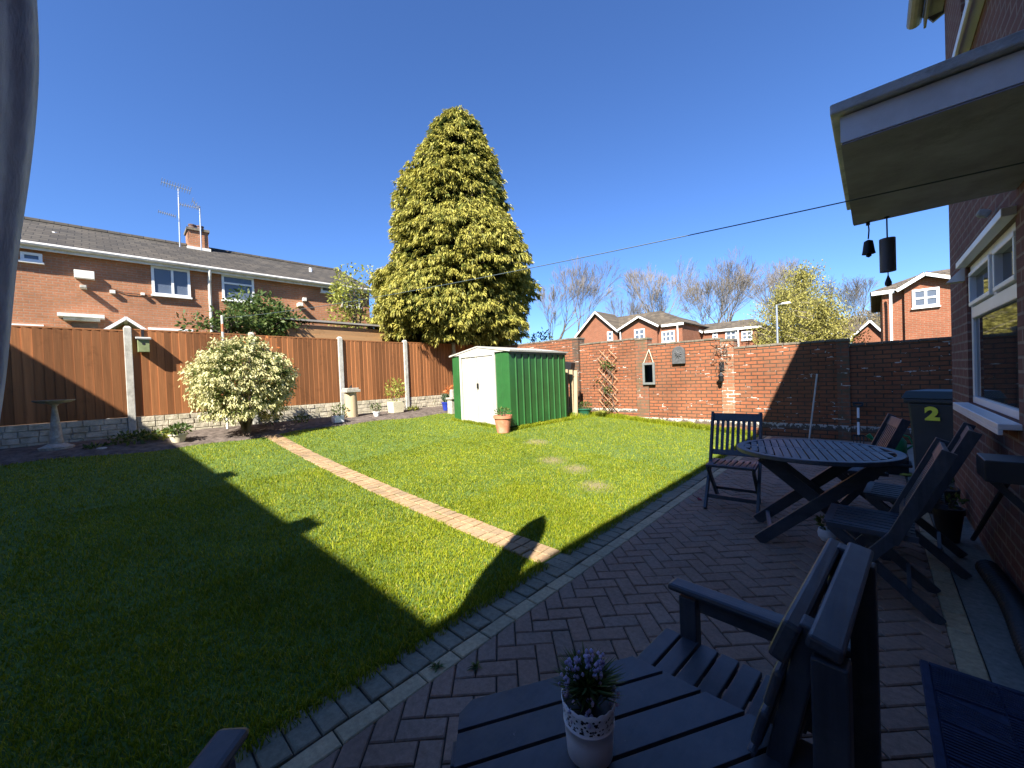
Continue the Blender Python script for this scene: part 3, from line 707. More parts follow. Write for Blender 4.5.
# low bed plants
for i, (px, X, n, r, h, mt, lb) in enumerate(((340, -9.75, 170, .24, .34, 'dkleaf', 'leafy green clump left of the cream pillar'), (300, -9.6, 120, .2, .2, 'dkleaf', 'low dark clump in the bed shaded by the cream bush'),
        (133, -9.35, 300, .33, .2, 'dkleaf', 'spreading low foliage at the foot of the tall post'), (160, -9.5, 220, .28, .12, 'limeleaf', 'bright ground hugging plant behind the green pot'),
        (412, -9.7, 120, .18, .1, 'limeleaf', 'low lime plant between the square planter and the shed'), (92, -9.25, 60, .14, .05, 'dkleaf', 'tiny plant in shade right of the bird bath'), (270, -9.8, 150, .25, .25, 'dkleaf', 'dark foliage clump behind the cream bush base'))):
    g = gnd(px, X=X, dz=.03); V, F = leafcloud(n, ball((g[0], g[1], g[2]+h*.45), 1, (r, r, h*.55), .1), .075, .45, up=.3)
    tag(link('bed_plant', np_mesh('bed_plant', V, F), M[mt]), lb, 'plant', 'low plants in the fence bed')
p = wp(606, 409, .1); g = (p.x, 9.25, gz(p.x, 9.25)); b = MB(); blades(b, g, 120, .2, .35, .014, .2); tag(b.build('bed_plant', M['limeleaf']), 'tuft of long yellow green grass at the trellis foot', 'plant', 'low plants in the fence bed')
g = onX(102, 447, -9.2); b = MB(); b.lathe((g.x, g.y, gz(g.x, g.y)+.02), [(.09, 0), (.1, .02), (.05, .035)], 9, 1.2, .8); tag(b.build('flat_stone', M['stone']), 'flat pale stone lying in the shaded bed', 'stone')
# bird bath
g = gnd(54, X=-9.55, dz=.05); t = thing('bird_bath', 'pale stone bird bath standing in the shaded bed', 'bird bath', g)
b = MB(); b.lathe(g, [(.19, -.06), (.20, .02), (.15, .04), (.10, .07)], 12); b.build('base', M['stone'], t, smooth=True)
b = MB(); b.lathe(g, [(.075, .07), (.08, .12), (.07, .2), (.05, .42), (.028, .66), (.055, .70)], 16); b.build('pedestal', M['stone'], t, smooth=True)
b = MB(); b.lathe(g, [(.055, .70), (.16, .72), (.22, .745), (.235, .765), (.215, .765), (.12, .74), (.02, .735)], 28); b.build('bowl', M['stone'], t, smooth=True)
# bird box hanging by the post
p = onX(143.5, 343, FX+.14); t = thing('bird_box', 'small olive green bird box on the fence by the tall post', 'bird box', (FX+.14, p.y, p.z-.14))
bx = FX+.13
b = MB(); b.bb(bx-.08, bx+.06, p.y-.08, p.y+.08, p.z-.17, p.z+.07); b.build('box', simple('olive_painted_wood', (.20, .24, .11), .7), t, bevel=.004)
b = MB(); b.box((bx-.005, p.y, p.z+.095), (.2, .21, .025), Matrix.Rotation(R(10), 3, 'Y')); b.build('lid', simple('grey_lid', (.45, .46, .44), .7), t)
b = MB(); b.tube([(bx+.05, p.y, p.z-.02), (bx+.062, p.y, p.z-.02)], .025, 12); b.build('entrance_hole', M['black'], t)
b = MB(); b.bb(bx-.10, bx-.085, p.y-.02, p.y+.02, p.z+.05, p.z+.26); b.build('hanger', M['dark_metal'], t)
# pale timber boards behind the shed and an old bin
b = MB(); a0 = wx(566)
for k, px in enumerate((566.5, 570.5, 574)):
    q = onY(px, 380, 8.75); b.box((q.x, 8.75+.03*k, .90-.02*k), (.10, .03, 1.35), Matrix.Rotation(R(random.uniform(-2, 2)), 3, 'Y'))
tag(b.build('timber_board', M['paleboard']), 'weathered pale boards standing between the shed and the brick pier', 'boards')
q = onY(568.5, 368, 9.3); b = MB(); b.box((q.x, 9.3, q.z), (.28, .2, .35), Matrix.Rotation(R(12), 3, 'Y')); b.lathe((q.x+.1, 9.22, q.z-.2), [(.05, 0), (.06, .02), (.05, .12)], 10)
tag(b.build('storage_box', M['black'], bevel=.02), 'black plastic box wedged behind the shed', 'box')

# ------------------------------------------------------------------ cream flowering bush (pieris)
def cluster_bush(t, centre, rad, lumps, leafm, flowerm, nl, nf):
    centre = Vector(centre); LP = []; tips = []
    for i in range(lumps):
        a = i*2.39996; zz = 1-2*(i+.5)/lumps; rr = math.sqrt(1-zz*zz)
        if zz < -.86: continue
        d = Vector((rr*math.cos(a), rr*math.sin(a), zz)); k = random.uniform(.80, 1.04)*(1+.34*noise.noise(d*1.9+Vector((3.1, .4, 7))))
        c = centre+Vector((d.x*rad[0]*k, d.y*rad[1]*k, d.z*rad[2]*k)); tips.append((c, d))
    VL = []; VF = []
    for c, d in tips:
        for _ in range(nl):
            o = (d*.6+Vector((random.gauss(0, .8), random.gauss(0, .8), random.gauss(0, .5)))).normalized(); l = random.uniform(.05, .09)
            p = c+Vector((random.gauss(0, .06), random.gauss(0, .06), random.gauss(0, .05)))-d*random.random()*.14
            s = o.cross(Vector((random.gauss(0, 1), random.gauss(0, 1), 1))).normalized()*l*.17
            VL.append((p, p+o*l*.5+s, p+o*l, p+o*l*.5-s))
        if random.random() < .85:
            for _ in range(nf):
                p = c+d*.04+Vector((random.gauss(0, .048), random.gauss(0, .048), random.gauss(0, .035)))
                o = (Vector((random.gauss(0, .5), random.gauss(0, .5), -.9))+d*.5).normalized(); l = random.uniform(.035, .07)
                s = o.cross(Vector((random.gauss(0, 1), random.gauss(0, 1), .1))).normalized()*.011
                VF.append((p+s, p+o*l+s*.6, p+o*l-s*.6, p-s))
    V = np.array([[tuple(q) for q in f] for f in VL]); link('leaves', np_mesh('leaves', V, np.arange(len(V)*4).reshape(-1, 4)), leafm, t)
    if VF:
        V = np.array([[tuple(q) for q in f] for f in VF]); link('flowers', np_mesh('flowers', V, np.arange(len(V)*4).reshape(-1, 4)), flowerm, t)
    b = MB(); base = Vector((centre.x+.05, centre.y, gz(centre.x, centre.y)))
    for c, d in tips[::24]:
        mid = base.lerp(c, .45)*1.0; mid.x = mid.x*.5+base.x*.5; mid.y = mid.y*.5+base.y*.5; b.tube([base+Vector((random.gauss(0, .03), random.gauss(0, .03), 0)), mid, c], [.028, .016, .005], 5)
    b.build('trunk', M['bark'], t)
bc = onX(241, 381, -9.0); t = thing('flowering_shrub', 'large rounded bush covered in cream flowers in front of the fence', 'bush', (bc.x, bc.y, gz(bc.x, bc.y)))
cluster_bush(t, (bc.x, bc.y+.05, bc.z-.02), (.68, .80, .74), 330, M['pieris_leaf'], M['cream_flower'], 40, 42)
cl2 = onX(253, 346, -9.0)
V, F = leafcloud(120, ball(cl2, .5, (1, 1, .5), .3), .07); link('new_shoots', np_mesh('new_shoots', V[:20], F[:20]), M['redleaf'], t)
# washing line pole standing behind the bush
pp = onX(222, 318, -9.75); t = thing('line_pole', 'slim pale washing line pole rising behind the cream bush', 'pole', (pp.x, pp.y, gz(pp.x, pp.y)))
b = MB(); b.tube([(pp.x, pp.y, .4), (pp.x, pp.y, pp.z+.05)], .021, 10); b.build('tube', M['white_old'], t, smooth=True)
b = MB(); b.tube([(pp.x, pp.y, pp.z-.28), (pp.x, pp.y, pp.z-.12)], .025, 10); b.build('clamp', simple('orange_clamp', (.5, .16, .07), .6), t)

# ------------------------------------------------------------------ golden conifer
def conifer(t, base, top, prof, nb):
    V = []; tone = []; bx0, by0 = base.x, base.y; AX = lambda z: (bx0+RW.x*(.12+.05*(z-2.8)), by0+RW.y*(.12+.05*(z-2.8)))
    def rad(z):
        for (za, ra), (zb, rb) in zip(prof, prof[1:]):
            if zb <= z <= za: return ra+(rb-ra)*(za-z)/(za-zb)
        return prof[0][1] if z > prof[0][0] else prof[-1][1]
    ztop, zbot = prof[0][0], prof[-1][0]; tw = []
    cum = []; 
    for i in range(nb):
        while True:
            z = random.uniform(zbot, ztop)
            if random.random() < (rad(z)+.35)/3.3: break
        a = random.uniform(0, 2*PI)
        bx, by = AX(z)
        lump = 1+.15*noise.noise(Vector((math.cos(a)*1.4, math.sin(a)*1.4, z*.75)))*2+random.uniform(-.12, .06)
        r = rad(z)*lump; d = Vector((math.cos(a), math.sin(a), 0)); sd = Vector((-d.y, d.x, 0))
        tip = Vector((bx, by, z))+d*r; tw.append((Vector((bx, by, z+.35*r*.3)), tip))
        L = min(.85, r*.6+.12); wdt = .30+.12*random.random()
        ns = 20
        for k in range(ns):
            u = random.random()**.7; off = random.uniform(-1, 1)*wdt*(1.1-u*.7)
            p = tip - d*L*(1-u) + sd*off + Vector((0, 0, .16*(1-u)-.28*(abs(off)/wdt)*.3-.12*u*u+random.gauss(0, .03)))
            # one spray: a small drooping fan
            o0 = (d*random.uniform(.35, 1.0)+sd*random.gauss(off*.8, .35)+Vector((0, 0, random.uniform(-1.1, .05)))).normalized()
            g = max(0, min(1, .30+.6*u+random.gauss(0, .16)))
            for q in range(7):
                o = (o0+Vector((random.gauss(0, .33), random.gauss(0, .33), random.gauss(0, .28)))).normalized()
                l = random.uniform(.09, .19); s = o.cross(Vector((random.gauss(0, .6), random.gauss(0, .6), 1))).normalized()*random.uniform(.012, .026)
                pq = p+Vector((random.gauss(0, .02), random.gauss(0, .02), random.gauss(0, .02)))
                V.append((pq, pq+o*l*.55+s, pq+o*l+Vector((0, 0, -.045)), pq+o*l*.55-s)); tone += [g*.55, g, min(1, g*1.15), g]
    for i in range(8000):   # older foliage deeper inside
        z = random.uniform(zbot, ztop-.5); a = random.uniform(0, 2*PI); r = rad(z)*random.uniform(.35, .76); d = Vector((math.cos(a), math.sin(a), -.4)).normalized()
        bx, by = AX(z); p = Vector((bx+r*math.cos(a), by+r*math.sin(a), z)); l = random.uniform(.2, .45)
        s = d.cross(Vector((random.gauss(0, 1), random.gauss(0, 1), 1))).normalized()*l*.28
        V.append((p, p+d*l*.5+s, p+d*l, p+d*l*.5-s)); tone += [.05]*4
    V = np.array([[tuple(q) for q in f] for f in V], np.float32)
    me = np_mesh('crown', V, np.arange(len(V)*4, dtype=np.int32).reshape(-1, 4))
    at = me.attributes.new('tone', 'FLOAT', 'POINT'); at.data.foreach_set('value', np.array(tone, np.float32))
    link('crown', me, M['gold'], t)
    b = MB(); b.tube([(*AX(2.8), .2), (*AX(3), 3), (*AX(7), 7), (*AX(ztop-.4), ztop-.4)], [.26, .22, .12, .03], 10)
    for a, c in tw[::7]: b.tube([a, c], [.03, .008], 4, cap=False)
    b.build('trunk', M['bark'], t)
cb = Vector((-11.07, 8.75, .6)); zc = 13.8; k = zc/FPX
H = lambda y: CAM_H+(380.5-y)*k
t = thing('golden_conifer', 'tall dense golden green conifer behind the corner of the fence', 'tree', tuple(cb))
conifer(t, cb, 0, [(H(116), .32), (H(121), .74), (H(150), 1.2), (H(200), 1.85), (H(228), 2.15), (H(240), 2.38), (H(290), 2.62), (H(315), 2.6), (H(330), 2.5), (H(345), 2.1)], 2250)

# ------------------------------------------------------------------ leafy neighbours behind the fence
def leafy(name, label, c, rad, n, size, mat, z0, trunkr=.06, group=None, lumps=14, cat='tree'):
    c = Vector(c); t = thing(name, label, cat, (c.x, c.y, z0), 0, group); Vs = []; cs = []
    for i in range(lumps):
        d = Vector((random.gauss(0, 1), random.gauss(0, 1), random.gauss(0, 1))).normalized()*random.uniform(.35, .75)
        q = c+Vector((d.x*rad[0], d.y*rad[1], d.z*rad[2])); cs.append(q)
        Vs.append(leafcloud(n//lumps, ball(q, 1, tuple(r*random.uniform(.28, .5) for r in rad), .3), size)[0])
    V = np.concatenate(Vs); link('crown', np_mesh('crown', V, np.arange(len(V)*4).reshape(-1, 4)), mat, t)
    b = MB(); 
    b.tube([(c.x, c.y, z0), (c.x, c.y, c.z-rad[2]*.4)], [trunkr, trunkr*.7], 8)
    for q in cs: b.tube([(c.x, c.y, c.z-rad[2]*.5), (c.x*.5+q.x*.5, c.y*.5+q.y*.5, q.z-.1*rad[2]), q], [trunkr*.6, trunkr*.35, trunkr*.1], 5)
    b.build('trunk', M['bark'], t)
    return t
p = onX(264, 323, -12.0); leafy('garden_shrub', 'rounded mid green shrub behind the fence in front of the terrace', p, (.7, 1.15, .95), 3600, .11, M['dkleaf'], .6, cat='shrub', lumps=20)
p = onX(225, 328, -11.4); leafy('garden_shrub', 'low green shrub top showing over the fence behind the cream bush', p, (.5, .95, .5), 1100, .10, M['dkleaf'], .6, cat='shrub')
p = onX(357, 312, -15.0); leafy('young_tree', 'pale yellow green young tree between terrace and golden conifer', p, (1.0, 1.3, 2.0), 2200, .13, M['limeleaf'], .6)
p = onY(541, 322, 12.5); leafy('blue_conifer', 'dark blue green evergreen just right of the golden conifer', (p.x, p.y, 2.4), (.8, .8, 1.15), 1800, .12, M['bluegreen'], .4)

# ------------------------------------------------------------------ bare trees
def bare_tree(name, seed, H=1.0, depth=7, spread=.5, lean=0):
    rnd = random.Random(seed); b = MB(); tr = MB()
    def grow(p, d, l, r, k):
        nseg = 2 if k > 0 else 3; pts = [p]; q = p; dd = d
        for i in range(nseg):
            dd = (dd+Vector((rnd.gauss(0, .13), rnd.gauss(0, .13), rnd.gauss(.07, .06)))).normalized(); q = q+dd*l/nseg; pts.append(q)
        r1 = max(r*.62, .0008)
        (tr if k == 0 else b).tube(pts, [r+(r1-r)*i/nseg for i in range(nseg+1)], 7 if k == 0 else (4 if k < 3 else 3), cap=False)
        if k >= depth: return
        nchild = 2 if rnd.random() < .2 else 3
        for c in range(nchild):
            ax = Vector((rnd.gauss(0, 1), rnd.gauss(0, 1), rnd.gauss(0, .3))).normalized()
            an = spread*rnd.uniform(.5, 1.25)*(.5 if c == 0 else 1)
            nd = (Matrix.Rotation(an, 3, ax) @ dd); nd = (nd+Vector((0, 0, .05))).normalized()
            pp = pts[-1] if c < 2 else pts[-2].lerp(pts[-1], rnd.random())
            grow(pp, nd, l*rnd.uniform(.66, .86), r1*(.9 if c == 0 else .72), k+1)
    grow(Vector((0, 0, 0)), Vector((lean, 0, 1)).normalized(), .27*H, .019*H, 0)
    hm = max(v[2] for v in b.v)
    for q in (tr, b): q.v = [(v[0]/hm, v[1]/hm, v[2]/hm) for v in q.v]
    root = thing(name, '', 'tree')
    tr.build('trunk', M['bare_bark'], root); b.build('branches', M['bare_bark'], root)
    return root
GB = 'bare winter trees beyond the houses'
protos = [bare_tree('bare_tree', s, 1.0, 7, .46) for s in (11, 23, 37)]
bt = [(575, 262, 52, 0, 'bare tree nearest the golden conifer, rising left of the gabled house', .2), (640, 264, 62, 1, 'bare tree rising behind the gabled house roof', 1), (668, 286, 66, 0, 'faint bare tree between the gabled house and the long house', 2.2),
      (698, 262, 60, 2, 'bare tree rising just left above the long roofed house', 3), (736, 268, 62, 1, 'bare tree rising above the middle of the long roof', 4.1), (768, 266, 60, 0, 'bare tree at the left edge of the yellow green trees', 5),
      (806, 262, 56, 2, 'tall bare tree crown behind the yellow green trees', .7), (850, 274, 60, 1, 'broad bare tree between the yellow green trees and the white gabled house', 1.9), (872, 292, 66, 2, 'small bare tree beside the wind chime', 2.7), (546, 268, 50, 2, 'bare tree half hidden by the golden conifer', 3.3),
      (610, 285, 70, 2, 'distant bare tree left of the gabled house chimneyless ridge', 4.5), (716, 280, 72, 0, 'distant bare tree between two taller bare trees above the long roof', 5.6)]
used = set()
for px, py, Y, k, lb, rz in bt:
    o = protos[k] if k not in used else copy_tree(protos[k]); used.add(k)
    p = onY(px, py, Y); h = p.z; s = h*1.04
    o.location = (p.x, Y, 0); o.rotation_euler = (0, 0, rz); o.scale = (s*.95, s*.95, s)
    tag(o, lb, 'tree', GB)
# yellow green spring trees
def spring(px, py, Y, w, label, n, seed):
    p = onY(px, py, Y); h = p.z; t = thing('spring_tree', label, 'tree', (p.x, Y, 0), 0, 'yellow green trees behind the wall')
    rnd = random.Random(seed); V = []; b = MB(); b.tube([(p.x, Y, 0), (p.x, Y, h*.5), (p.x, Y, h*.93)], [.22, .12, .02], 7)
    nb = 150
    for i in range(nb):
        z = h*rnd.uniform(.22, .97); r = w*math.sin(PI*min(1, (1-z/h)*.75+.10))*rnd.uniform(.45, 1.08); a = rnd.uniform(0, 2*PI)
        d = Vector((math.cos(a), math.sin(a), 0)); s = Vector((p.x, Y, z-.25*r)); e = s+d*r+Vector((0, 0, .45*r)); b.tube([s, s.lerp(e, .5)+Vector((0, 0, .1)), e], [.035, .022, .008], 3, cap=False)
        for q in range(n//nb):
            u = rnd.uniform(.15, 1); c = s.lerp(e, u)+Vector((rnd.gauss(0, .22), rnd.gauss(0, .22), rnd.gauss(-.12, .3)))
            o = Vector((rnd.gauss(0, .5), rnd.gauss(0, .5), -.7)).normalized(); l = rnd.uniform(.08, .2); sd = o.cross(Vector((rnd.gauss(0, 1), rnd.gauss(0, 1), .2))).normalized()*.035
            V.append((c, c+o*l*.5+sd, c+o*l, c+o*l*.5-sd))
    V = np.array([[tuple(q) for q in f] for f in V], np.float32); link('crown', np_mesh('crown', V, np.arange(len(V)*4).reshape(-1, 4)), M['willow'], t)
    b.build('trunk', M['bare_bark'], t)
spring(803, 264, 33, 2.6, 'tall yellow green birch-like tree above the wall', 12000, 5)
spring(783, 288, 31, 2.6, 'shorter yellow green tree just left of the tall one, behind the lamp post', 9000, 6)
spring(822, 296, 30, 2.2, 'yellow green tree at the right of the spring tree cluster', 8000, 8)
spring(756, 322, 36, 2.0, 'low yellow green shrubby tree at the end of the long roof', 4000, 9)

# ------------------------------------------------------------------ houses
def window(parent, axis, pos, a0, a1, z0, z1, mull=(), trans=(), glass='glass_far', t=.06, fr=.07, face=-1, name='window'):
    """axis 'x': window lies in plane X=pos along y a0..a1 ; axis 'y': plane Y=pos along x"""
    def bb(b, u0, u1, w0, w1, d0, d1):
        lo, hi = sorted((pos+face*d0, pos+face*d1))
        if axis == 'x': b.bb(lo, hi, u0, u1, w0, w1)
        else: b.bb(u0, u1, lo, hi, w0, w1)
    b = MB()
    bb(b, a0, a1, z0, z0+fr, 0, t); bb(b, a0, a1, z1-fr, z1, 0, t); bb(b, a0, a0+fr, z0+fr, z1-fr, 0, t-.001); bb(b, a1-fr, a1, z0+fr, z1-fr, 0, t-.001)
    for m_ in mull: bb(b, m_-fr*.45, m_+fr*.45, z0+fr, z1-fr, 0, t-.003)
    for m_ in trans: bb(b, a0+fr, a1-fr, m_-fr*.4, m_+fr*.4, 0, t-.002)
    f = b.build(name, M['white'], parent)
    b = MB(); bb(b, a0+fr*.5, a1-fr*.5, z0+fr*.5, z1-fr*.5, .004, .02); b.build('pane', M[glass], f)
    b = MB(); bb(b, a0-.03, a1+.03, z0-.05, z0-.002, 0, t+.06); b.build('sill', M['white'], f)
    return f
# --- terrace on the left, behind the fence
LX = -17.2; e0 = onX(120, 255, LX).z; EZ = (onX(60, 247, LX).z+onX(330, 282.5, LX).z)/2
yN = onX(366, 288, LX).y; yS = -16.0; RX = -21.0; RZ = (onX(80, 231, RX).z+onX(320, 267, RX).z)/2
t = thing('terraced_house', 'long orange brick terrace with brown tiled roof behind the fence', 'house', (LX-4, (yN+yS)/2, .6))
b = MB(); b.bb(-25.0, LX, yS, yN, 0, EZ-.02); b.prism([(LX, yN, EZ-.02), (-24.8, yN, EZ-.02), (RX, yN, RZ-.15)], (0, -.3, 0), (0, 0, 0)); b.build('wall', M['left_brick'], t)
b = MB(); o = .17
def slab(b, p, th):
    p = [Vector(q) for q in p]; nrm = (p[1]-p[0]).cross(p[2]-p[0]).normalized(); nrm = nrm if nrm.z > 0 else -nrm
    b.prism(p, (0, 0, 0), nrm*th)
sl = (RZ-EZ)/(LX-RX)
slab(b, [(LX+o, yS, EZ-o*sl), (LX+o, yN+.25, EZ-o*sl), (RX, yN+.25, RZ), (RX, yS, RZ)], .08); slab(b, [(RX, yS, RZ), (RX, yN+.25, RZ), (-25.2, yN+.25, EZ-.2), (-25.2, yS, EZ-.2)], .08)
rf = b.build('roof', M['left_tile'], t)
b = MB(); b.tube([(RX, yS, RZ+.06), (RX, yN+.26, RZ+.06)], .12, 8); b.build('ridge_tiles', M['left_tile'], rf)
b = MB(); gx = LX+o+.04; gzz = EZ-o*sl
b.bb(LX+.0, gx-.03, yS, yN+.2, gzz-.10, gzz-.02); b.bb(gx-.03, gx, yS, yN+.26, gzz-.14, gzz+.05); b.build('fascia', M['white_old'], t)
b = MB(); b.tube([(gx+.07, yS, gzz+.0), (gx+.07, yN+.26, gzz+.0)], .065, 8); b.build('gutter', simple('pale_grey_gutter', (.50, .49, .46), .5), t)
b = MB(); py_ = onX(205.5, 290, LX).y; b.tube([(gx+.06, py_, gzz), (gx+.05, py_, gzz-.15), (LX+.07, py_, gzz-.45), (LX+.07, py_, .6)], .05, 8); b.build('downpipe', M['white_old'], t, smooth=True)
def lw(x0, x1, y0, y1, m=(), tr=(), **kw):
    a, c = onX(x0, (y0+y1)/2, LX), onX(x1, (y0+y1)/2, LX); zt = onX((x0+x1)/2, y0, LX).z; zb = onX((x0+x1)/2, y1, LX).z
    return window(t, 'x', LX, a.y, c.y, zb, zt, [a.y+(c.y-a.y)*q for q in m], [zb+(zt-zb)*q for q in tr], face=1, **kw)
lw(10, 33, 249, 258); lw(146, 185.5, 266, 294.5, (.53,)); lw(218, 250.5, 275, 300, (), (.68,)); lw(318, 331.5, 285.2, 292); lw(338.5, 357, 288.5, 306.5, (), (.72,))
lw(-20, 35, 322, 345, (.5,), (.6,)); lw(143, 189, 327.5, 350, (.5,), (.7,))
a, c = onX(50, 318, LX).y, onX(98, 320, LX).y; z = onX(75, 318, LX).z
b = MB(); b.bb(LX, LX+.40, a, c, z+.03, z+.13); b.bb(LX, LX+.30, a+.1, c-.1, z-.05, z+.03); b.build('door_canopy', M['white_old'], t); b = MB(); b.bb(LX+.002, LX+.04, a+.25, c-.15, .7, z-.1); b.build('door', simple('brown_door', (.13, .09, .06), .6), t)
# porch with glazed pitched roof
pk = onX(121, 316.5, LX+1.2); yl, yr = onX(97, 330, LX+1.2).y, onX(146, 333, LX+1.2).y; ze = onX(121, 331, LX+1.2).z
b = MB(); b.beam((LX+1.2, yl, ze), (LX+1.2, pk.y, pk.z), .08, .08); b.beam((LX+1.2, pk.y, pk.z), (LX+1.2, yr, ze), .08, .08); b.beam((LX+1.2, pk.y, pk.z), (LX, pk.y, pk.z), .08, .08); b.beam((LX+1.2, yl, ze), (LX+1.2, yr, ze), .07, .07)
for y in (yl, yr): b.beam((LX+1.2, y, .6), (LX+1.2, y, ze), .08, .08); b.beam((LX, y, ze), (LX+1.2, y, ze), .08, .08)
pr = b.build('porch', M['white'], t)
b = MB(); slab(b, [(LX, yl, ze), (LX+1.2, yl, ze), (LX+1.2, pk.y, pk.z), (LX, pk.y, pk.z)], .02); slab(b, [(LX, pk.y, pk.z), (LX+1.2, pk.y, pk.z), (LX+1.2, yr, ze), (LX, yr, ze)], .02); b.build('porch_roof', simple('translucent_grey_sheet', (.33, .34, .34), .3), pr)
# flues, lights and vents on the wall
for (x, y, w, h, d, nm, mt) in ((77, 272.5, .42, .24, .16, 'wall_box', 'white_old'), (106, 290, .13, .10, .12, 'wall_vent', 'white_old'), (137, 292.5, .10, .08, .12, 'wall_vent', 'white_old'), (76, 285.5, .14, .08, .30, 'wall_light', 'concrete'),
                            (296, 304.5, .16, .14, .30, 'boiler_flue', 'white_old'), (301, 299, .14, .14, .16, 'boiler_flue', 'white_old')):
    q = onX(x, y, LX); b = MB(); b.bb(LX, LX+d, q.y-w/2, q.y+w/2, q.z-h/2, q.z+h/2); b.build(nm, M[mt], t, bevel=.01)
q = [onX(104, 286, LX), onX(118, 291, LX), onX(150, 294, LX), onX(190, 296, LX)]
b = MB(); b.tube([(LX+.03, v.y, v.z) for v in q], .012, 4); b.build('wall_cable', M['dark_metal'], t)
# chimney
a = onX(181.5, 236, RX+.5); c = onX(202, 240, RX+.5); zt = onX(191, 232, RX).z
b = MB(); b.bb(RX-.4, RX+.5, a.y, c.y, RZ-.5, zt); ch = b.build('chimney', M['left_brick'], rf)
b = MB(); b.bb(RX-.46, RX+.56, a.y-.05, c.y+.05, zt, zt+.1); b.build('chimney_cap', M['coping'], ch)
for q in (.3, .7):
    b = MB(); b.lathe((RX, a.y+(c.y-a.y)*q, zt+.1), [(.13, 0), (.15, .05), (.12, .22), (.14, .24), (.14, .28)], 12); b.build('chimney_pot', simple('dark_clay_pot', (.12, .07, .06), .8), ch)
b = MB(); b.bb(RX-.5, RX+.6, a.y-.06, c.y+.06, RZ-.22, RZ-.06); b.build('flashing', M['white_old'], ch)
for x, y0, y1, XX in ((44.5, 228, 239, -19.2), (307, 267, 276, -19.3)):
    q = onX(x, y1, XX); q2 = onX(x, y0, XX); b = MB(); b.tube([(XX, q.y, RZ-(RX-XX)*-sl-.1), (XX, q.y, q2.z)], .07, 8); b.build('soil_pipe', M['white'], rf)
# aerials strapped to the chimney
def aerial(px, ptop, pbot, label, arrays):
    lo = onX(px, pbot, RX+.55); hi = onX(px-1.5, ptop, RX+.55); t = thing('tv_aerial', label, 'aerial', tuple(lo), 0, 'television aerials on the chimney')
    b = MB(); b.tube([lo-Vector((0, 0, .3)), hi], .026, 6); b.build('mast', M['grey_metal'], t)
    for (xa, ya, xb, yb, nel, el) in arrays:
        A = onX(xa, ya, RX+.55); B = onX(xb, yb, RX+.55); b = MB(); b.tube([A, B], .022, 4)
        for k in range(nel):
            c = A.lerp(B, k/(nel-1)); b.tube([c-Vector((el, 0, el*.2)), c+Vector((el, 0, el*.2))], .010, 4)
        b.build('antenna_array', M['grey_metal'], t)
aerial(180.5, 187, 247, 'tall aerial mast left of the chimney with two arrays', [(162, 180, 191, 189.5, 12, .25), (159, 210, 176, 215, 9, .12)])
aerial(202, 205, 247, 'shorter aerial mast right of the chimney', [(181, 203, 200, 207, 9, .15), (193, 199, 199, 206, 4, .2)])
t.location.x -= .4; t.location.y += .27; t.rotation_euler.z = R(-1.7)
for o_ in bpy.data.objects:
    if o_.name.startswith('tv_aerial'): o_.location.x -= .17
# --- neighbour timber shed behind the fence
t = thing('timber_shed', 'low honey boarded shed with grey felt roof behind the fence', 'shed', (-12.4, 6, .6))
a = onX(287, 330, -11.6); c = onX(412, 330, -11.6)
zr0 = onX(330, 325.5, -11.5).z+.10; 
b = MB()
for k in range(12): b.box((-11.6, (a.y+c.y)/2, zr0-.18-.13*k), (.03, c.y-a.y, .135), Matrix.Rotation(R(5), 3, 'Y'))
for k in range(12): b.box((-12.5, a.y+.0, zr0-.0-.13*k), (1.8, .03, .135), Matrix.Rotation(R(-5), 3, 'X'))
b.build('wall', M['shiplap'], t)
b = MB(); b.bb(-13.3, -11.62, a.y+.03, c.y, .6, zr0-.15); b.build('inner_frame', M['shiplap'], t)
b = MB(); slab(b, [(-11.5, a.y-.12, zr0-.02), (-11.5, c.y+.2, zr0-.02), (-13.4, c.y+.2, zr0+.22), (-13.4, a.y-.15, zr0+.22)], .05); b.build('roof', M['leadroof'], t)
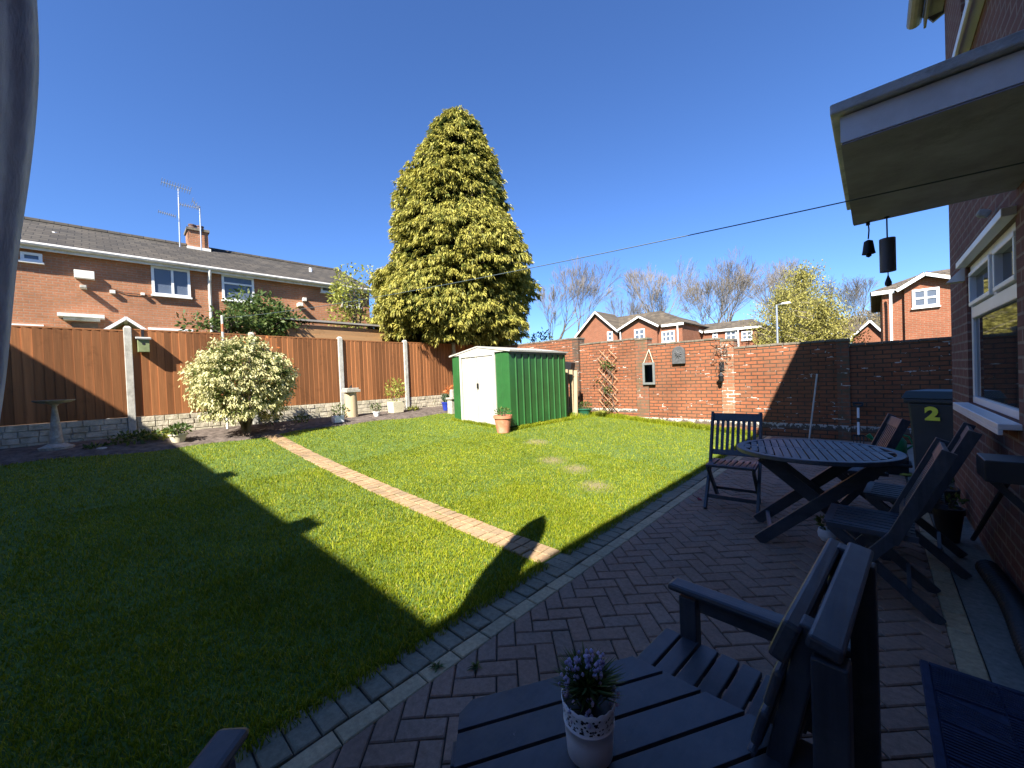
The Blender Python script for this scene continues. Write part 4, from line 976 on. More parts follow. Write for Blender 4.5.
# --- estate houses beyond the wall
def gable_house(name, label, Y, gables, ridge, wins, group, depth=9, pipes=(), xleft=None, ov=.35):
    """gables: list of (xl,xa,xr, yl, ya) px of each front gable (in plane Y). ridge=(x0,x1,y, xe, ye): main ridge pixels"""
    E = [onY(g[0], g[3], Y).z for g in gables]; ez = sum(E)/len(E); xs_ = [onY(g[0], g[3], Y).x for g in gables]+[onY(g[2], g[3], Y).x for g in gables]+[onY(ridge[3], ridge[4], Y).x]
    x0, x1 = min(xs_), max(xs_)
    if xleft: x0 = onY(xleft, ridge[4], Y).x
    t = thing(name, label, 'house', ((x0+x1)/2, Y+depth/2, 0), 0, group)
    b = MB(); b.bb(x0, x1, Y+.06, Y+depth, 0, ez); 
    rfm = MB(); vg = MB(); rz = onY((ridge[0]+ridge[1])/2, ridge[2], Y+depth*.5).z-.3
    ra, rb = onY(ridge[0], ridge[2], Y+depth*.5).x, onY(ridge[1], ridge[2], Y+depth*.5).x
    ra = max(ra, x0-.2)
    slab(rfm, [(x0-ov, Y-.05, ez-.12), (x1+ov, Y-.05, ez-.12), (rb, Y+depth*.5, rz), (ra, Y+depth*.5, rz)], .1)
    slab(rfm, [(x0-ov, Y+depth, ez-.12), (x1+ov, Y+depth, ez-.12), (rb, Y+depth*.5, rz), (ra, Y+depth*.5, rz)], .1)
    slab(rfm, [(x1+ov, Y-.05, ez-.12), (x1+ov, Y+depth, ez-.12), (rb, Y+depth*.5, rz)], .1); slab(rfm, [(x0-ov, Y-.05, ez-.12), (x0-ov, Y+depth, ez-.12), (ra, Y+depth*.5, rz)], .1)
    for gi, (xl, xa, xr, yl, ya) in enumerate(gables):
        L = onY(xl, yl, Y); A = onY(xa, ya, Y); Rr = onY(xr, yl, Y); fy = Y-.12-.10*gi; gzv = ez; az = A.z
        b.prism([(L.x, fy, 0), (Rr.x, fy, 0), (Rr.x, fy, gzv), (A.x, fy, az-.12), (L.x, fy, gzv)], (0, 0, 0), (0, .3, 0))
        back = Y+depth*.45; s_ = (az-gzv)/(A.x-L.x)
        for X2 in (L.x-.25, Rr.x+.25):
            sx = 1 if X2 > A.x else -1; zz = gzv - .25*(az-gzv)/abs((Rr.x if sx > 0 else L.x)-A.x)
            slab(rfm, [(X2, fy-.28, zz), (A.x, fy-.28, az), (A.x, back, az), (X2, back, zz)], .09)
            vg.beam((X2, fy-.30, zz-.02), (A.x, fy-.30, az-.02), .05, .13, side=(0, 1, 0))
    gl = min(onY(g[0], g[3], Y).x for g in gables)-.3; gr = max(onY(g[2], g[3], Y).x for g in gables)+.3
    if gl > x0-ov: vg.bb(x0-ov, gl, Y-.15, Y-.06, ez-.22, ez-.06)
    if gr < x1+ov: vg.bb(gr, x1+ov, Y-.15, Y-.06, ez-.22, ez-.06)
    b.build('wall', M['far_brick'], t); rfm.build('roof', M['far_tile'], t); vg.build('bargeboard', M['white'], t)
    for (a, c, yt, yb, nm, gi) in wins:
        p0, p1 = onY(a, (yt+yb)/2, Y-.12-.1*max(gi, 0)), onY(c, (yt+yb)/2, Y-.12); pl = Y-.12-.1*gi if gi >= 0 else Y+.06
        zt, zb = onY((a+c)/2, yt, pl).z, onY((a+c)/2, yb, pl).z
        window(t, 'y', pl, p0.x, p1.x, zb, zt, [p0.x+(p1.x-p0.x)*q/nm for q in range(1, nm)], [zb+(zt-zb)*.5], fr=.09, face=-1, t=.05)
    for px in pipes:
        q = onY(px, 330, Y); b = MB(); b.tube([(q.x, Y-.32, ez-.2), (q.x, Y-.28, ez-.5), (q.x, Y-.28, 0)], .05, 6); b.build('downpipe', M['white'], t)
    return t
GH = 'red brick estate houses beyond the wall'
gable_house('estate_house', 'red brick house with two white edged gables beyond the wall', 28, [(580, 597.5, 618, 333, 312.5), (623, 641.5, 658, 330.5, 317)], (597, 660, 313, 682, 330), [(607.5, 613, 331.5, 341, 1, 0), (634.5, 645.5, 329, 340, 2, 1), (661, 674, 331, 342, 3, -1)], GH, pipes=(622, 679), depth=6, ov=.15)
gable_house('estate_house', 'long low red brick house right of the twin gabled one', 32, [(670, 678, 701, 334, 318)], (682, 752, 320.5, 757, 330), [(712, 717, 331, 339, 1, -1), (725, 736, 331, 340, 2, -1), (741, 752, 331, 340, 2, -1)], GH, pipes=(739,))
gable_house('estate_house', 'red brick house with one white gable seen beside the wind chime', 24, [(904, 924, 958, 287, 275)], (925, 1010, 262, 1010, 285), [(912, 939.5, 288.5, 307, 2, 0)], GH, pipes=(891,), xleft=882)
gable_house('estate_house', 'small distant red brick house left of the white gabled one', 40, [(853, 870, 884, 336, 321)], (836, 862, 323, 884, 335), [], GH)
gable_house('estate_house', 'distant pale roofed house low between the yellow green trees', 44, [(783, 792, 802, 336, 328)], (760, 835, 326, 838, 335), [(786, 790, 334, 340, 1, -1), (806, 812, 335, 341, 2, -1)], GH)
# distant wooded band behind the houses
for i, (px, py, w, h, Y, lb) in enumerate(((872, 318, 5, 2.4, 75, 'olive brown thicket far behind the small distant house'), (852, 322, 6, 2.0, 72, 'low far thicket left of the white gabled house'))):
    p = onY(px, py, Y); leafy('distant_thicket', lb, (p.x, Y, p.z-1), (w, 3, h), 3500, .35, simple('olive_brown_thicket_%d' % i, (.20, .16, .08), .9), 0, .15, 'thickets far beyond the wall', 20, 'thicket')
# lamp post
p = onY(776.5, 305, 25); t = thing('street_lamp', 'slim pale grey street lamp in front of the yellow green trees', 'street lamp', (p.x, 25, 0))
b = MB(); b.tube([(p.x, 25, 0), (p.x, 25, 1.2), (p.x, 25, p.z)], [.09, .06, .045], 8); b.tube([(p.x, 25, p.z-.02), (p.x+.25, 25, p.z+.03)], .035, 6); b.build('post', M['grey_metal'], t)
b = MB(); b.box((p.x+.42, 25, p.z+.04), (.45, .18, .10), top=(.8, .7)); b.build('lamp_head', simple('lamp_grey', (.5, .5, .48), .5), t, bevel=.02)

# ------------------------------------------------------------------ our house on the right
HX = .58; HY1 = 5.96
wy0, wy1 = 3.47, 5.03; wz0 = CAM_H-.36; wz1 = CAM_H+.78
t = thing('brick_house', 'dark red brick house with white window along the patio', 'house', (HX+3, 1, 0))
holes = [(wy0, wy1, wz0, wz1), (wy0, wy1, CAM_H+2.42, CAM_H+3.35), (2.25, 3.15, 0.0, 2.1)]
ys_ = sorted({-7.0, HY1}|{h[0] for h in holes}|{h[1] for h in holes}); zs_ = sorted({-.3, 5.35}|{h[2] for h in holes}|{h[3] for h in holes})
b = MB()
for ya, yb in zip(ys_, ys_[1:]):
    run = None
    for za, zb in zip(zs_, zs_[1:]):
        cy, cz = (ya+yb)/2, (za+zb)/2
        if any(h[0] < cy < h[1] and h[2] < cz < h[3] for h in holes):
            if run: b.bb(HX, HX+.28, ya, yb, *run); run = None
        else: run = (run[0], zb) if run else (za, zb)
    if run: b.bb(HX, HX+.28, ya, yb, *run)
b.bb(HX+.28, 8.0, HY1-.28, HY1, -.3, 5.35); b.prism([(HX, HY1-.28, 5.35), (8, HY1-.28, 5.35), (4.3, HY1-.28, 7.2)], (0, 0, 0), (0, .28, 0))
b.bb(7.7, 8.0, -7, HY1-.28, -.3, 5.35)
b.build('wall', M['house_brick'], t)
b = MB(); b.bb(HX+.5, 7.6, -6.9, HY1-.3, -.05, .0); b.bb(2.6, 2.7, -6.9, HY1-.3, 0, 5.2); b.bb(HX+.29, 7.6, -6.9, HY1-.3, 2.5, 2.7); b.bb(HX+.29, 2.6, 5.2, 5.3, 0, 5.2); b.bb(HX+.29, 2.6, 3.2, 3.3, 0, 5.2); b.build('interior', simple('dim_interior', (.25, .23, .21), .9), t)
# roof
b = MB(); ez = 5.12; xe = .45; sl2 = (7.2-5.35)/(4.3-HX)
slab(b, [(xe, -7.3, ez+.0), (xe, HY1+.3, ez), (4.3, HY1+.3, 7.25), (4.3, -7.3, 7.25)], .1); slab(b, [(8.35, -7.3, ez), (8.35, HY1+.3, ez), (4.3, HY1+.3, 7.25), (4.3, -7.3, 7.25)], .1); b.build('roof', M['left_tile'], t)
b = MB(); b.bb(xe+.02, HX-.001, -7.2, HY1+.12, ez-.12, ez-.10); b.bb(xe, xe+.02, -7.2, HY1+.22, ez-.16, ez+.02); b.beam((xe+.02, HY1+.20, ez-.06), (4.3, HY1+.20, 7.17), .03, .2, side=(0, 1, 0)); b.build('bargeboard', simple('taupe_soffit', (.20, .185, .165), .6), t)
b = MB()
n = 7
poly = [(xe-.065+.06*math.cos(a), 0, ez-.02+.06*math.sin(a)) for a in [PI+PI*k/n for k in range(n+1)]]
b.prism(poly, (0, -7.3, 0), (0, HY1+.28, 0)); b.build('gutter', simple('taupe_gutter', (.25, .235, .21), .5), t)
# ground floor window
def big_window(z0, z1, tr=None):
    fx = HX+.022; fr = .055
    b = MB(); P_ = lambda y0, y1, za, zb, d=0: b.bb(fx-d, fx+.07, y0, y1, za, zb)
    P_(wy0, wy1, z0, z0+fr); P_(wy0, wy1, z1-fr, z1); P_(wy0, wy0+fr, z0+fr, z1-fr, -.001); P_(wy1-fr, wy1, z0+fr, z1-fr, -.001)
    if tr: P_(wy0+fr, wy1-fr, tr-.045, tr+.045, .004)
    mm = wy0+.66; P_(mm-.045, mm+.045, (tr or z0)+.045, z1-fr, .002)
    f = b.build('window', M['white'], t, bevel=.006)
    if tr:   # opening lights with their own frames
        b = MB()
        for ya, yb in ((wy0+fr+.01, mm-.055), (mm+.055, wy1-fr-.01)):
            za, zb = tr+.055, z1-fr-.01; q = .032
            b.bb(fx-.02, fx+.03, ya, yb, za, za+q); b.bb(fx-.02, fx+.03, ya, yb, zb-q, zb); b.bb(fx-.019, fx+.03, ya, ya+q, za+q, zb-q); b.bb(fx-.019, fx+.03, yb-q, yb, za+q, zb-q)
        b.build('opening_light', M['white'], f, bevel=.005)
    b = MB(); b.bb(fx+.02, fx+.03, wy0+.03, wy1-.03, z0+.03, z1-.03); b.build('pane', M['glass'], f)
    b = MB(); b.bb(HX-.085, HX+.06, wy0-.06, wy1+.06, z0-.035, z0-.002); b.bb(HX-.085, HX-.065, wy0-.06, wy1+.06, z0-.065, z0-.035); b.build('sill', M['white'], f, bevel=.004)
    b = MB(); b.bb(HX-.055, HX+.05, wy0-.03, wy1+.03, z1+.002, z1+.05); b.build('head_trim', M['white'], f, bevel=.004)
big_window(wz0, wz1, CAM_H+.385); big_window(CAM_H+2.42, CAM_H+3.35, CAM_H+3.0)
b = MB(); b.bb(HX+.06, HX+.12, 2.25, 3.15, 0, 2.1); dr = b.build('door', M['white'], t, bevel=.006)
b = MB(); b.bb(HX+.052, HX+.062, 2.4, 3.0, 1.0, 1.9); b.build('pane', M['glass'], dr); b = MB(); b.tube([(HX+.01, 2.35, 1.02), (HX+.01, 2.47, 1.02)], .012, 8); b.bb(HX+.0, HX+.06, 2.34, 2.37, .95, 1.1); b.build('door_handle', M['grey_metal'], dr)
# canopy over the door (rain shelter)
cy0, cy1 = 2.14, 3.44; cx0 = -.085; cz = CAM_H+.918
b = MB(); b.bb(cx0+.012, HX-.002, cy0+.012, cy1-.012, cz+.03, cz+.05); cn = b.build('door_canopy', M['canopy_under'], t)
b = MB(); b.bb(cx0, cx0+.02, cy0+.0205, cy1-.0205, cz-.0, cz+.105); b.build('side_board', M['canopy_under'], cn)
for ya_ in (cy0, cy1-.02): b = MB(); b.bb(cx0, HX-.002, ya_, ya_+.02, cz, cz+.105); b.build('fascia', M['canopy_white'], cn)
b = MB(); b.bb(cx0-.03, HX-.003, cy0-.035, cy1+.03, cz+.112, cz+.155); b.build('canopy_roof', M['canopy_roof'], cn, bevel=.006)
b = MB(); b.bb(cx0+.004, HX-.003, cy0+.004, cy1-.004, cz-.008, cz-.001); b.build('soffit', M['canopy_under'], cn)
# air vent cowl and outside light on wall
q = onX(986, 213, HX-.04); b = MB(); b.box((HX-.05, q.y, q.z), (.06, .045, .05), Matrix.Rotation(R(25), 3, 'Y')); b.build('outside_light', M['concrete'], t, bevel=.015)
q = onX(955, 277, HX-.05); b = MB(); b.prism([(HX-.11, q.y-.06, q.z-.05), (HX, q.y-.06, q.z-.05), (HX, q.y-.06, q.z+.08)], (0, 0, 0), (0, .12, 0)); b.build('vent_cowl', M['white'], t)
# --- wing to the south (off camera, shades the lawn)
t = thing('rear_house', 'unseen house row south of the lawn, walls made pale to bounce light', 'house', (-6, -8, 0))
b = MB(); b.bb(-10.9, -1.4, -12, -4.36, -.3, 5.25); M['render'] = simple('pale_bounce_render', (.74, .71, .64), .9, .08); b.build('wall', M['render'], t)  # pale colour made up so these unseen walls bounce light onto the patio
b = MB(); SY = -4.06; slab(b, [(-11.2, SY, 5.2), (.7, SY-.16, 5.2), (.7, -8.2, 7.2), (-11.2, -8.2, 7.2)], .1); slab(b, [(-11.2, -12.3, 5.2), (.2, -12.3, 5.2), (.2, -8.2, 7.2), (-11.2, -8.2, 7.2)], .1); b.build('roof', M['left_tile'], t)
b = MB(); b.bb(-1.4, .57, -7.0, -4.36, -.3, 5.25); b.build('link_wall', M['render'], t)
for xa in (-4.3, -1.75): b = MB(); b.bb(xa-.16, xa+.16, SY-.12, SY+.06, 5.05, 5.36); b.build('shadow_notch_block', M['left_tile'], t, bevel=.02)  # boxes added at the eaves to notch the roof's shadow on the lawn
for xa in (-9.5, -6.5, -3.6):
    for z in (1.0, 3.6): window(t, 'y', -4.36, xa, xa+1.6, z, z+1.15, [xa+.8], [], face=1)

# ------------------------------------------------------------------ hanging chimes
p = onY(868, 224, cy1+.03); z0 = cz-.02; L0 = Vector((p.x, cy1-.03, 0))
t = thing('hanging_bell', 'small dark iron bell hanging from the canopy edge', 'bell', (L0.x, L0.y, CAM_H+.6))
q = lambda y: onY(868, y, cy1-.03).z
b = MB(); b.tube([(L0.x, L0.y, cz+.01), (L0.x+.004, L0.y, (cz+q(240))/2), (L0.x, L0.y, q(239))], .004, 6); b.tube([(L0.x, L0.y, cz-.01), (L0.x, L0.y, cz-.03)], .01, 8); b.build('chain', M['dark_metal'], t)
b = MB(); hb = q(240)-q(254); b.lathe((L0.x, L0.y, q(254)), [(.034, 0), (.030, .02), (.026, hb*.6), (.022, hb*.9), (.006, hb)], 14); b.build('bell', M['dark_metal'], t, smooth=True)
b = MB(); b.lathe((L0.x, L0.y, q(257.5)), [(.004, 0), (.014, .008), (.014, .016), (.004, .04)], 10); b.build('clapper', M['dark_metal'], t, smooth=True)
p = onY(887.5, 250, cy1-.05); q = lambda y: onY(888, y, cy1-.05).z; yy = cy1-.05
t = thing('wind_chime', 'grey tubular wind chime hanging beside the iron bell', 'wind chime', (p.x, yy, q(286)))
b = MB(); b.tube([(p.x, yy, cz+.01), (p.x, yy, q(239))], .004, 6); b.tube([(p.x, yy, cz-.0), (p.x, yy, cz-.015)], .012, 8); b.tube([(p.x, yy, q(272)), (p.x, yy, q(277))], .003, 5); b.build('cord', M['dark_metal'], t)
b = MB(); b.lathe((p.x, yy, q(271.5)), [(.030, 0), (.038, 0), (.038, q(238.5)-q(271.5)), (.032, q(238.5)-q(271.5))], 24); b.build('chime_tube', simple('grey_chime_metal', (.13, .13, .14), .5, .2, 5, metal=.3), t, smooth=True)
b = MB(); b.lathe((p.x, yy, q(286.5)), [(.004, 0), (.016, .008), (.017, .025), (.006, .06), (.003, .07)], 10); b.build('clapper', M['dark_metal'], t, smooth=True)
# ------------------------------------------------------------------ washing line
A = Vector((pp.x, pp.y, pp.z)); ctl = [A, None]
Bp = onX(1045, 158, HX-.02); Bp.z = min(Bp.z, cz-.02)
mb = MB(); pts = []
for i in range(41):
    u = i/40; q = A.lerp(Bp, u); q.z -= 4*.11*u*(1-u); pts.append(q)
mb.tube(pts, .0033, 5); tag(mb.build('washing_line', M['line']), 'long thin washing line strung from the pole to the house', 'washing line')

# ------------------------------------------------------------------ furled parasol at the left
P0 = Vector((-1.10, -.176, 0)); t = thing('furled_parasol', 'grey furled garden parasol standing at the left edge', 'parasol', tuple(P0))
prof = []
for px, py in ((0, 430), (8, 380), (15, 300), (20, 250), (30, 190), (37, 130), (41, 75), (39.5, 30), (38, 0)):
    d = ray(px, py); aa = math.atan2(-d.x, d.y); da = math.atan2(-P0.x, P0.y)-aa; dist = math.hypot(P0.x, P0.y); r = dist*math.sin(da)
    prof.append((CAM_H+d.z/math.hypot(d.x, d.y)*dist*math.cos(da), max(.045, r-.002)))
z_, r_ = prof[0]; prof = [(1.14, .040), (1.19, .046), (1.24, .042)]+[q for q in prof if q[0] > 1.27]
z_, r_ = prof[-1]; prof += [(z_+.25, r_*1.0), (z_+.55, r_*.95), (2.9, .085), (3.0, .05), (3.03, .02)]
V = []; F = []; nn = 72
for z, r in prof:
    for k in range(nn):
        a = 2*PI*k/nn; w = .35+.65*min(1, max(0, (z-.9)/1.2)); rr = r*(1+.055*w*math.cos(8*a+z*1.1)+.03*w*math.sin(19*a+z*2.2)) if z > 1.0 else r
        V.append((P0.x+rr*math.cos(a), P0.y+rr*math.sin(a), z))
for i in range(len(prof)-1):
    for k in range(nn): F.append((i*nn+k, i*nn+(k+1) % nn, (i+1)*nn+(k+1) % nn, (i+1)*nn+k))
o = link('canopy_cloth', np_mesh('canopy_cloth', V, F, True), M['cloth'], t); sb = o.modifiers.new('s', 'SUBSURF'); sb.levels = 1; sb.render_levels = 2
b = MB(); b.tube([P0, P0+Vector((0, 0, 3.04))], .019, 12); b.build('pole', M['grey_metal'], t, smooth=True)
b = MB(); b.lathe(P0, [(.20, 0), (.20, .04), (.17, .07), (.05, .09), (.04, .3), (.025, .31)], 28); b.build('base', M['concrete'], t, smooth=True)
b = MB(); b.lathe(P0+Vector((0, 0, 3.0)), [(.03, 0), (.025, .06), (.005, .09)], 12); b.build('finial', M['grey_metal'], t, smooth=True)
b = MB(); b.lathe(P0+Vector((0, 0, 1.22)), [(.044, 0), (.049, .005), (.049, .03), (.044, .035)], 28); b.build('tie_strap', simple('grey_webbing', (.33, .35, .37), .8), t, smooth=True)

# ------------------------------------------------------------------ folding chairs
def folding_chair(name='folding_chair'):
    t = thing(name, '', 'chair'); w = .23
    V3 = Vector
    top, foot = V3((0, .33, .94)), V3((0, -.24, 0)); kn = V3((0, .10, .45))
    for s in (-1, 1):
        b = MB(); x = s*w
        b.beam((x, .07, .40), (x, .30, .945), .026, .062, side=(1, 0, 0)); b.beam((x, -.24, 0.0), (x, .085, .44), .0255, .060, side=(1, 0, 0))
        b.build('back_rail', M['navy_z'], t, bevel=.003, world=False)
        b = MB(); b.beam((x-s*.028, -.20, .43), (x-s*.030, .26, .0), .024, .055, side=(1, 0, 0)); b.build('leg', M['navy_z'], t, bevel=.003, world=False)
    b = MB(); up = V3((0, .23, .545)).normalized(); ct = lambda z: .07+(z-.40)*.23/.545
    b.box((0, ct(.895), .895), (w*2-.024, .022, .085), Matrix.Rotation(R(-22.9), 3, 'X')); b.box((0, ct(.53), .53), (w*2-.024, .022, .055), Matrix.Rotation(R(-22.9), 3, 'X'))
    for k in range(8):
        x = -w+.055+(2*w-.11)*k/7; b.beam((x, ct(.54), .54), (x, ct(.87), .87), .030, .012, side=(1, 0, 0))
    b.build('backrest', M['navy_z'], t, bevel=.002, world=False)
    b = MB(); b.bb(-w+.03, w-.03, -.235, -.195, .435, .458); b.bb(-w+.03, w-.03, .12, .15, .425, .448)
    for k in range(7):
        x = -w+.055+(2*w-.11)*k/6; b.beam((x, -.195, .452), (x, .17, .442), .042, .014, side=(1, 0, 0))
    b.bb(-w+.012, -w+.03, -.22, .18, .42, .452); b.bb(w-.03, w-.012, -.22, .18, .42, .452)
    b.build('seat', M['navy_y'], t, bevel=.002, world=False)
    b = MB(); b.bb(-w+.012, w-.012, -.175, -.155, .10, .14); b.build('stretcher', M['navy_x'], t, bevel=.002, world=False); b = MB(); b.bb(-w+.04, w-.04, .13, .15, .12, .15); b.build('stretcher', M['navy_x'], t, bevel=.002, world=False)
    return t
ch0 = folding_chair()
GC = 'folding chairs around the round table'
spots = [((-1.07, 4.40), R(5), .98, 'slatted folding chair at the lawn side of the table, facing the photographer'),
         ((-.13, 4.86), R(-80), .96, 'folding chair at the far side of the table in front of the wheelie bin'),
         ((-.01, 3.22), R(-92), .98, 'folding chair nearest the photographer on the house side of the table'),
         ((.17, 3.98), R(-94), 1.0, 'folding chair tucked between the table and the house window')]
for i, ((x, y), rz, s, lb) in enumerate(spots):
    o = ch0 if i == 0 else copy_tree(ch0); o.location = (x, y, 0.004); o.rotation_euler = (0, 0, rz); o.scale = (s, s, s); tag(o, lb, 'chair', GC)
# ------------------------------------------------------------------ round slatted table
TC = Vector((-.37, 3.92, 0)); TR = .535; th = .735
t = thing('round_table', 'round slate blue slatted folding table on crossed legs', 'table', tuple(TC), R(12))
bm = bmesh.new()
def ring(r, z, n=64, sx=1.0, sy=.95): return [bm.verts.new((r*math.cos(2*PI*k/n)*sx, r*math.sin(2*PI*k/n)*sy, z)) for k in range(n)]
rs = [ring(TR-.055, th-.032), ring(TR, th-.032), ring(TR, th), ring(TR-.055, th)]
for a, c in zip(rs, rs[1:]+rs[:1]):
    for k in range(64): bm.faces.new((a[k], a[(k+1) % 64], c[(k+1) % 64], c[k]))
me = bpy.data.meshes.new('table_rim'); bmesh.ops.recalc_face_normals(bm, faces=bm.faces); bm.to_mesh(me); bm.free(); rim = link('table_rim', me, M['navy_x'], t, world=False); bv = rim.modifiers.new('b', 'BEVEL'); bv.width = .005; bv.segments = 2; bv.limit_method = 'ANGLE'
b = MB(); ri = TR-.05; x = -ri+.03
while x < ri-.02:
    hy = .95*math.sqrt(max(0, ri*ri-(abs(x)+.018)**2))
    if hy > .06:
        if abs(x) < .022: pass
        b.bb(x-.0215, x+.0215, -hy, -.022, th-.018, th-.001); b.bb(x-.0215, x+.0215, .022, hy, th-.018, th-.001)
    x += .051
b.bb(-ri+.01, ri-.01, -.0215, .0215, th-.019, th-.002)
b.build('table_top', M['navy_y'], t, bevel=.002, world=False)
b = MB(); b.bb(-.36, .36, -.30, -.262, th-.065, th-.023); b.bb(-.36, .36, .26, .298, th-.065, th-.023); b.bb(-.34, -.305, -.262, .26, th-.064, th-.024); b.bb(.305, .34, -.262, .26, th-.064, th-.024); b.build('apron', M['navy_x'], t, bevel=.002, world=False)
for i, (y, s) in enumerate(((-.245, 1), (-.215, -1), (.245, 1), (.215, -1))):
    b = MB(); b.beam((-.40*s, y, .012), (.36*s, y, th-.05), .026, .085, side=(0, 0, 1) if False else None); b.build('leg', M['navy_x'], t, bevel=.003, world=False)
for q in (-.315, .315): b = MB(); b.bb(q-.015, q+.015, -.22, .22, .08, .12); b.build('stretcher', M['navy_y'], t, bevel=.002, world=False)
b = MB(); b.tube([(0, -.25, .37), (0, .25, .37)], .012, 8); b.build('pivot_rod', M['dark_metal'], t, world=False)

# ------------------------------------------------------------------ companion seat in the foreground
t = thing('companion_seat', 'slate blue twin garden seat joined by a slatted wedge table in the foreground', 'garden seat', (-.4, .7, 0))
def seat_unit(org, rz, mats, near_arm):
    """local: front faces -y ; width along x; left side (x<0) to the person's right. arm drawn at x=+w (near_arm='r') etc."""
    Mx = Matrix.Translation(org) @ Matrix.Rotation(rz, 4, 'Z'); w = .256
    mx_, my_, mz_ = mats
    def put(b, nm, mat, bev=.004):
        o = b.build(nm, mat, None, bevel=bev, world=False); o.data.transform(Mx); o.data.transform(wmat(t).inverted()); o.parent = t; return o
    b = MB()
    for k in range(7):
        y = -.295+.066*k; b.bb(-w+.001*k, w, y-.0285, y+.0285, .405, .425)
    put(b, 'seat', mx_)
    b = MB(); b.bb(-w+.02, w-.02, -.322, -.30, .33, .404); b.bb(-w+.02, -w+.045, -.24, .22, .335, .404); b.bb(w-.045, w-.02, -.24, .22, .335, .404); put(b, 'seat_frame', my_)
    b = MB(); t0, t1 = Vector((0, .085, .43)), Vector((0, .205, .88)); dd = (t1-t0).normalized()
    b.box((0, t1.y-.030, .862), (2*w+.02, .034, .088), Matrix.Rotation(R(-20), 3, 'X'))
    for k in range(4):
        c = t0.lerp(t1, .08+.215*k); b.box((0, c.y-.018, c.z), (2*w+.02, .020, .085), Matrix.Rotation(-math.atan2(dd.y, dd.z), 3, 'X'))
    put(b, 'backrest', mx_, .008)
    for s in (-1, 1): b = MB(); b.beam((s*(w-.03), t0.y+.012, .33), (s*(w-.03), t1.y+.012, .90), .045, .04, side=(1, 0, 0)); put(b, 'back_stile', mz_)
    b = MB(); b.box((0, t1.y+.034, .884), (2*w+.04, .056, .028), Matrix.Rotation(R(-12), 3, 'X')); put(b, 'top_rail', mx_, .007)
    for s in (-1, 1):
        b = MB(); b.beam((s*(w-.005), .245, 0), (s*(w-.005), .245, .86), .045, .055, side=(1, 0, 0)); put(b, 'rear_leg', mz_)
        b = MB(); b.beam((s*(w+.01), -.235, 0), (s*(w+.01), -.235, .575), .045, .06, side=(1, 0, 0)); put(b, 'front_leg', mz_)
        if s == near_arm: continue
        b = MB(); b.box((s*(w+.015), -.03, .597), (.075, .55, .026)); put(b, 'armrest', my_, .012)
        b = MB(); b.bb(s*(w+.015)-.012, s*(w+.015)+.012, -.20, .21, .53, .583); put(b, 'arm_rail', my_)
        b = MB(); b.prism([(s*(w+.015)-.010, .21, .53), (s*(w+.015)-.010, .09, .53), (s*(w+.015)-.010, .21, .40)], (0, 0, 0), (.02, 0, 0)); put(b, 'brace', my_)
# right-hand seat faces -X ; its local x -> world -Y... rotate -90deg: local(x,y)->(y,-x)
Ox = -.50+.235; RC = Vector((Ox-.03, 1.172, 0))
seat_unit(RC, R(-94), (M['navy_y'], M['navy_x'], M['navy_z']), 1)
# left-hand seat faces (-.707,.707): rotate -135deg
LC = Vector((-1.10, .24, 0)) + Vector((.707, -.70, 0))*.335 + Vector((.70, .714, 0))*.225
seat_unit(LC, R(-135), (M['navy_x'], M['navy_y'], M['navy_z']), -1)
# wedge table
zt = .60
A_ = Vector((-.765, .585, zt)); B_ = Vector((-.515, 1.005, zt)); Cc = Vector((-.03, 1.005, zt)); D_ = Vector((-.37, .20, zt))
bm = bmesh.new(); dirx = (B_-A_).normalized(); nrm = Vector((dirx.y, -dirx.x, 0)); width = .074; gap = .009
poly = [A_, B_, Cc, D_]
for k in range(11):
    off = k*(width+gap)
    c = A_+nrm*(off+width/2); vs = []
    for zz in (zt-.022, zt):
        for s1, s2 in ((-1, -1), (1, -1), (1, 1), (-1, 1)):
            p_ = c+dirx*.25+dirx*s1*1.2+nrm*s2*width/2; vs.append(bm.verts.new((p_.x, p_.y, zz)))
    for f in ((0, 3, 2, 1), (4, 5, 6, 7), (0, 1, 5, 4), (1, 2, 6, 5), (2, 3, 7, 6), (3, 0, 4, 7)): bm.faces.new([vs[q] for q in f])
def clipcap(bm, co, no):
    r = bmesh.ops.bisect_plane(bm, geom=bm.verts[:]+bm.edges[:]+bm.faces[:], plane_co=co, plane_no=no, clear_outer=True)
    ed = [e for e in r['geom_cut'] if isinstance(e, bmesh.types.BMEdge)]; bmesh.ops.edgeloop_fill(bm, edges=ed)
cen = (A_+B_+Cc+D_)/4
for p_, q_ in zip(poly, poly[1:]+poly[:1]):
    e = q_-p_; n_ = Vector((e.y, -e.x, 0)); n_ = n_ if n_.dot(p_-cen) > 0 else -n_
    if (p_, q_) == (A_, B_): continue
    clipcap(bm, p_, n_)
# small corner cut at the tips as in the photo
clipcap(bm, A_+(B_-A_)*.06, (Vector((-1, -.15, 0))))
bmesh.ops.recalc_face_normals(bm, faces=bm.faces); me = bpy.data.meshes.new('table_top'); bm.to_mesh(me); bm.free()
M['navy_table'] = paint_wood('slate_blue_table_boards', NAVY, 1)
mp_ = [n_ for n_ in M['navy_table'].node_tree.nodes if n_.type == 'MAPPING'][0]; mp_.inputs['Scale'].default_value = (40, 8, 40)
o = link('table_top', me, M['navy_table'], t); bv = o.modifiers.new('b', 'BEVEL'); bv.width = .004; bv.segments = 2; bv.limit_method = 'ANGLE'
b = MB(); b.beam(A_.lerp(D_, .05)+Vector((.03, .02, -.05)), A_.lerp(D_, .95)+Vector((.03, .02, -.05)), .03, .05); b.beam(B_.lerp(Cc, .05)+Vector((0, -.04, -.05)), B_.lerp(Cc, .95)+Vector((0, -.04, -.05)), .03, .05); b.build('table_bearer', M['navy_x'], t)

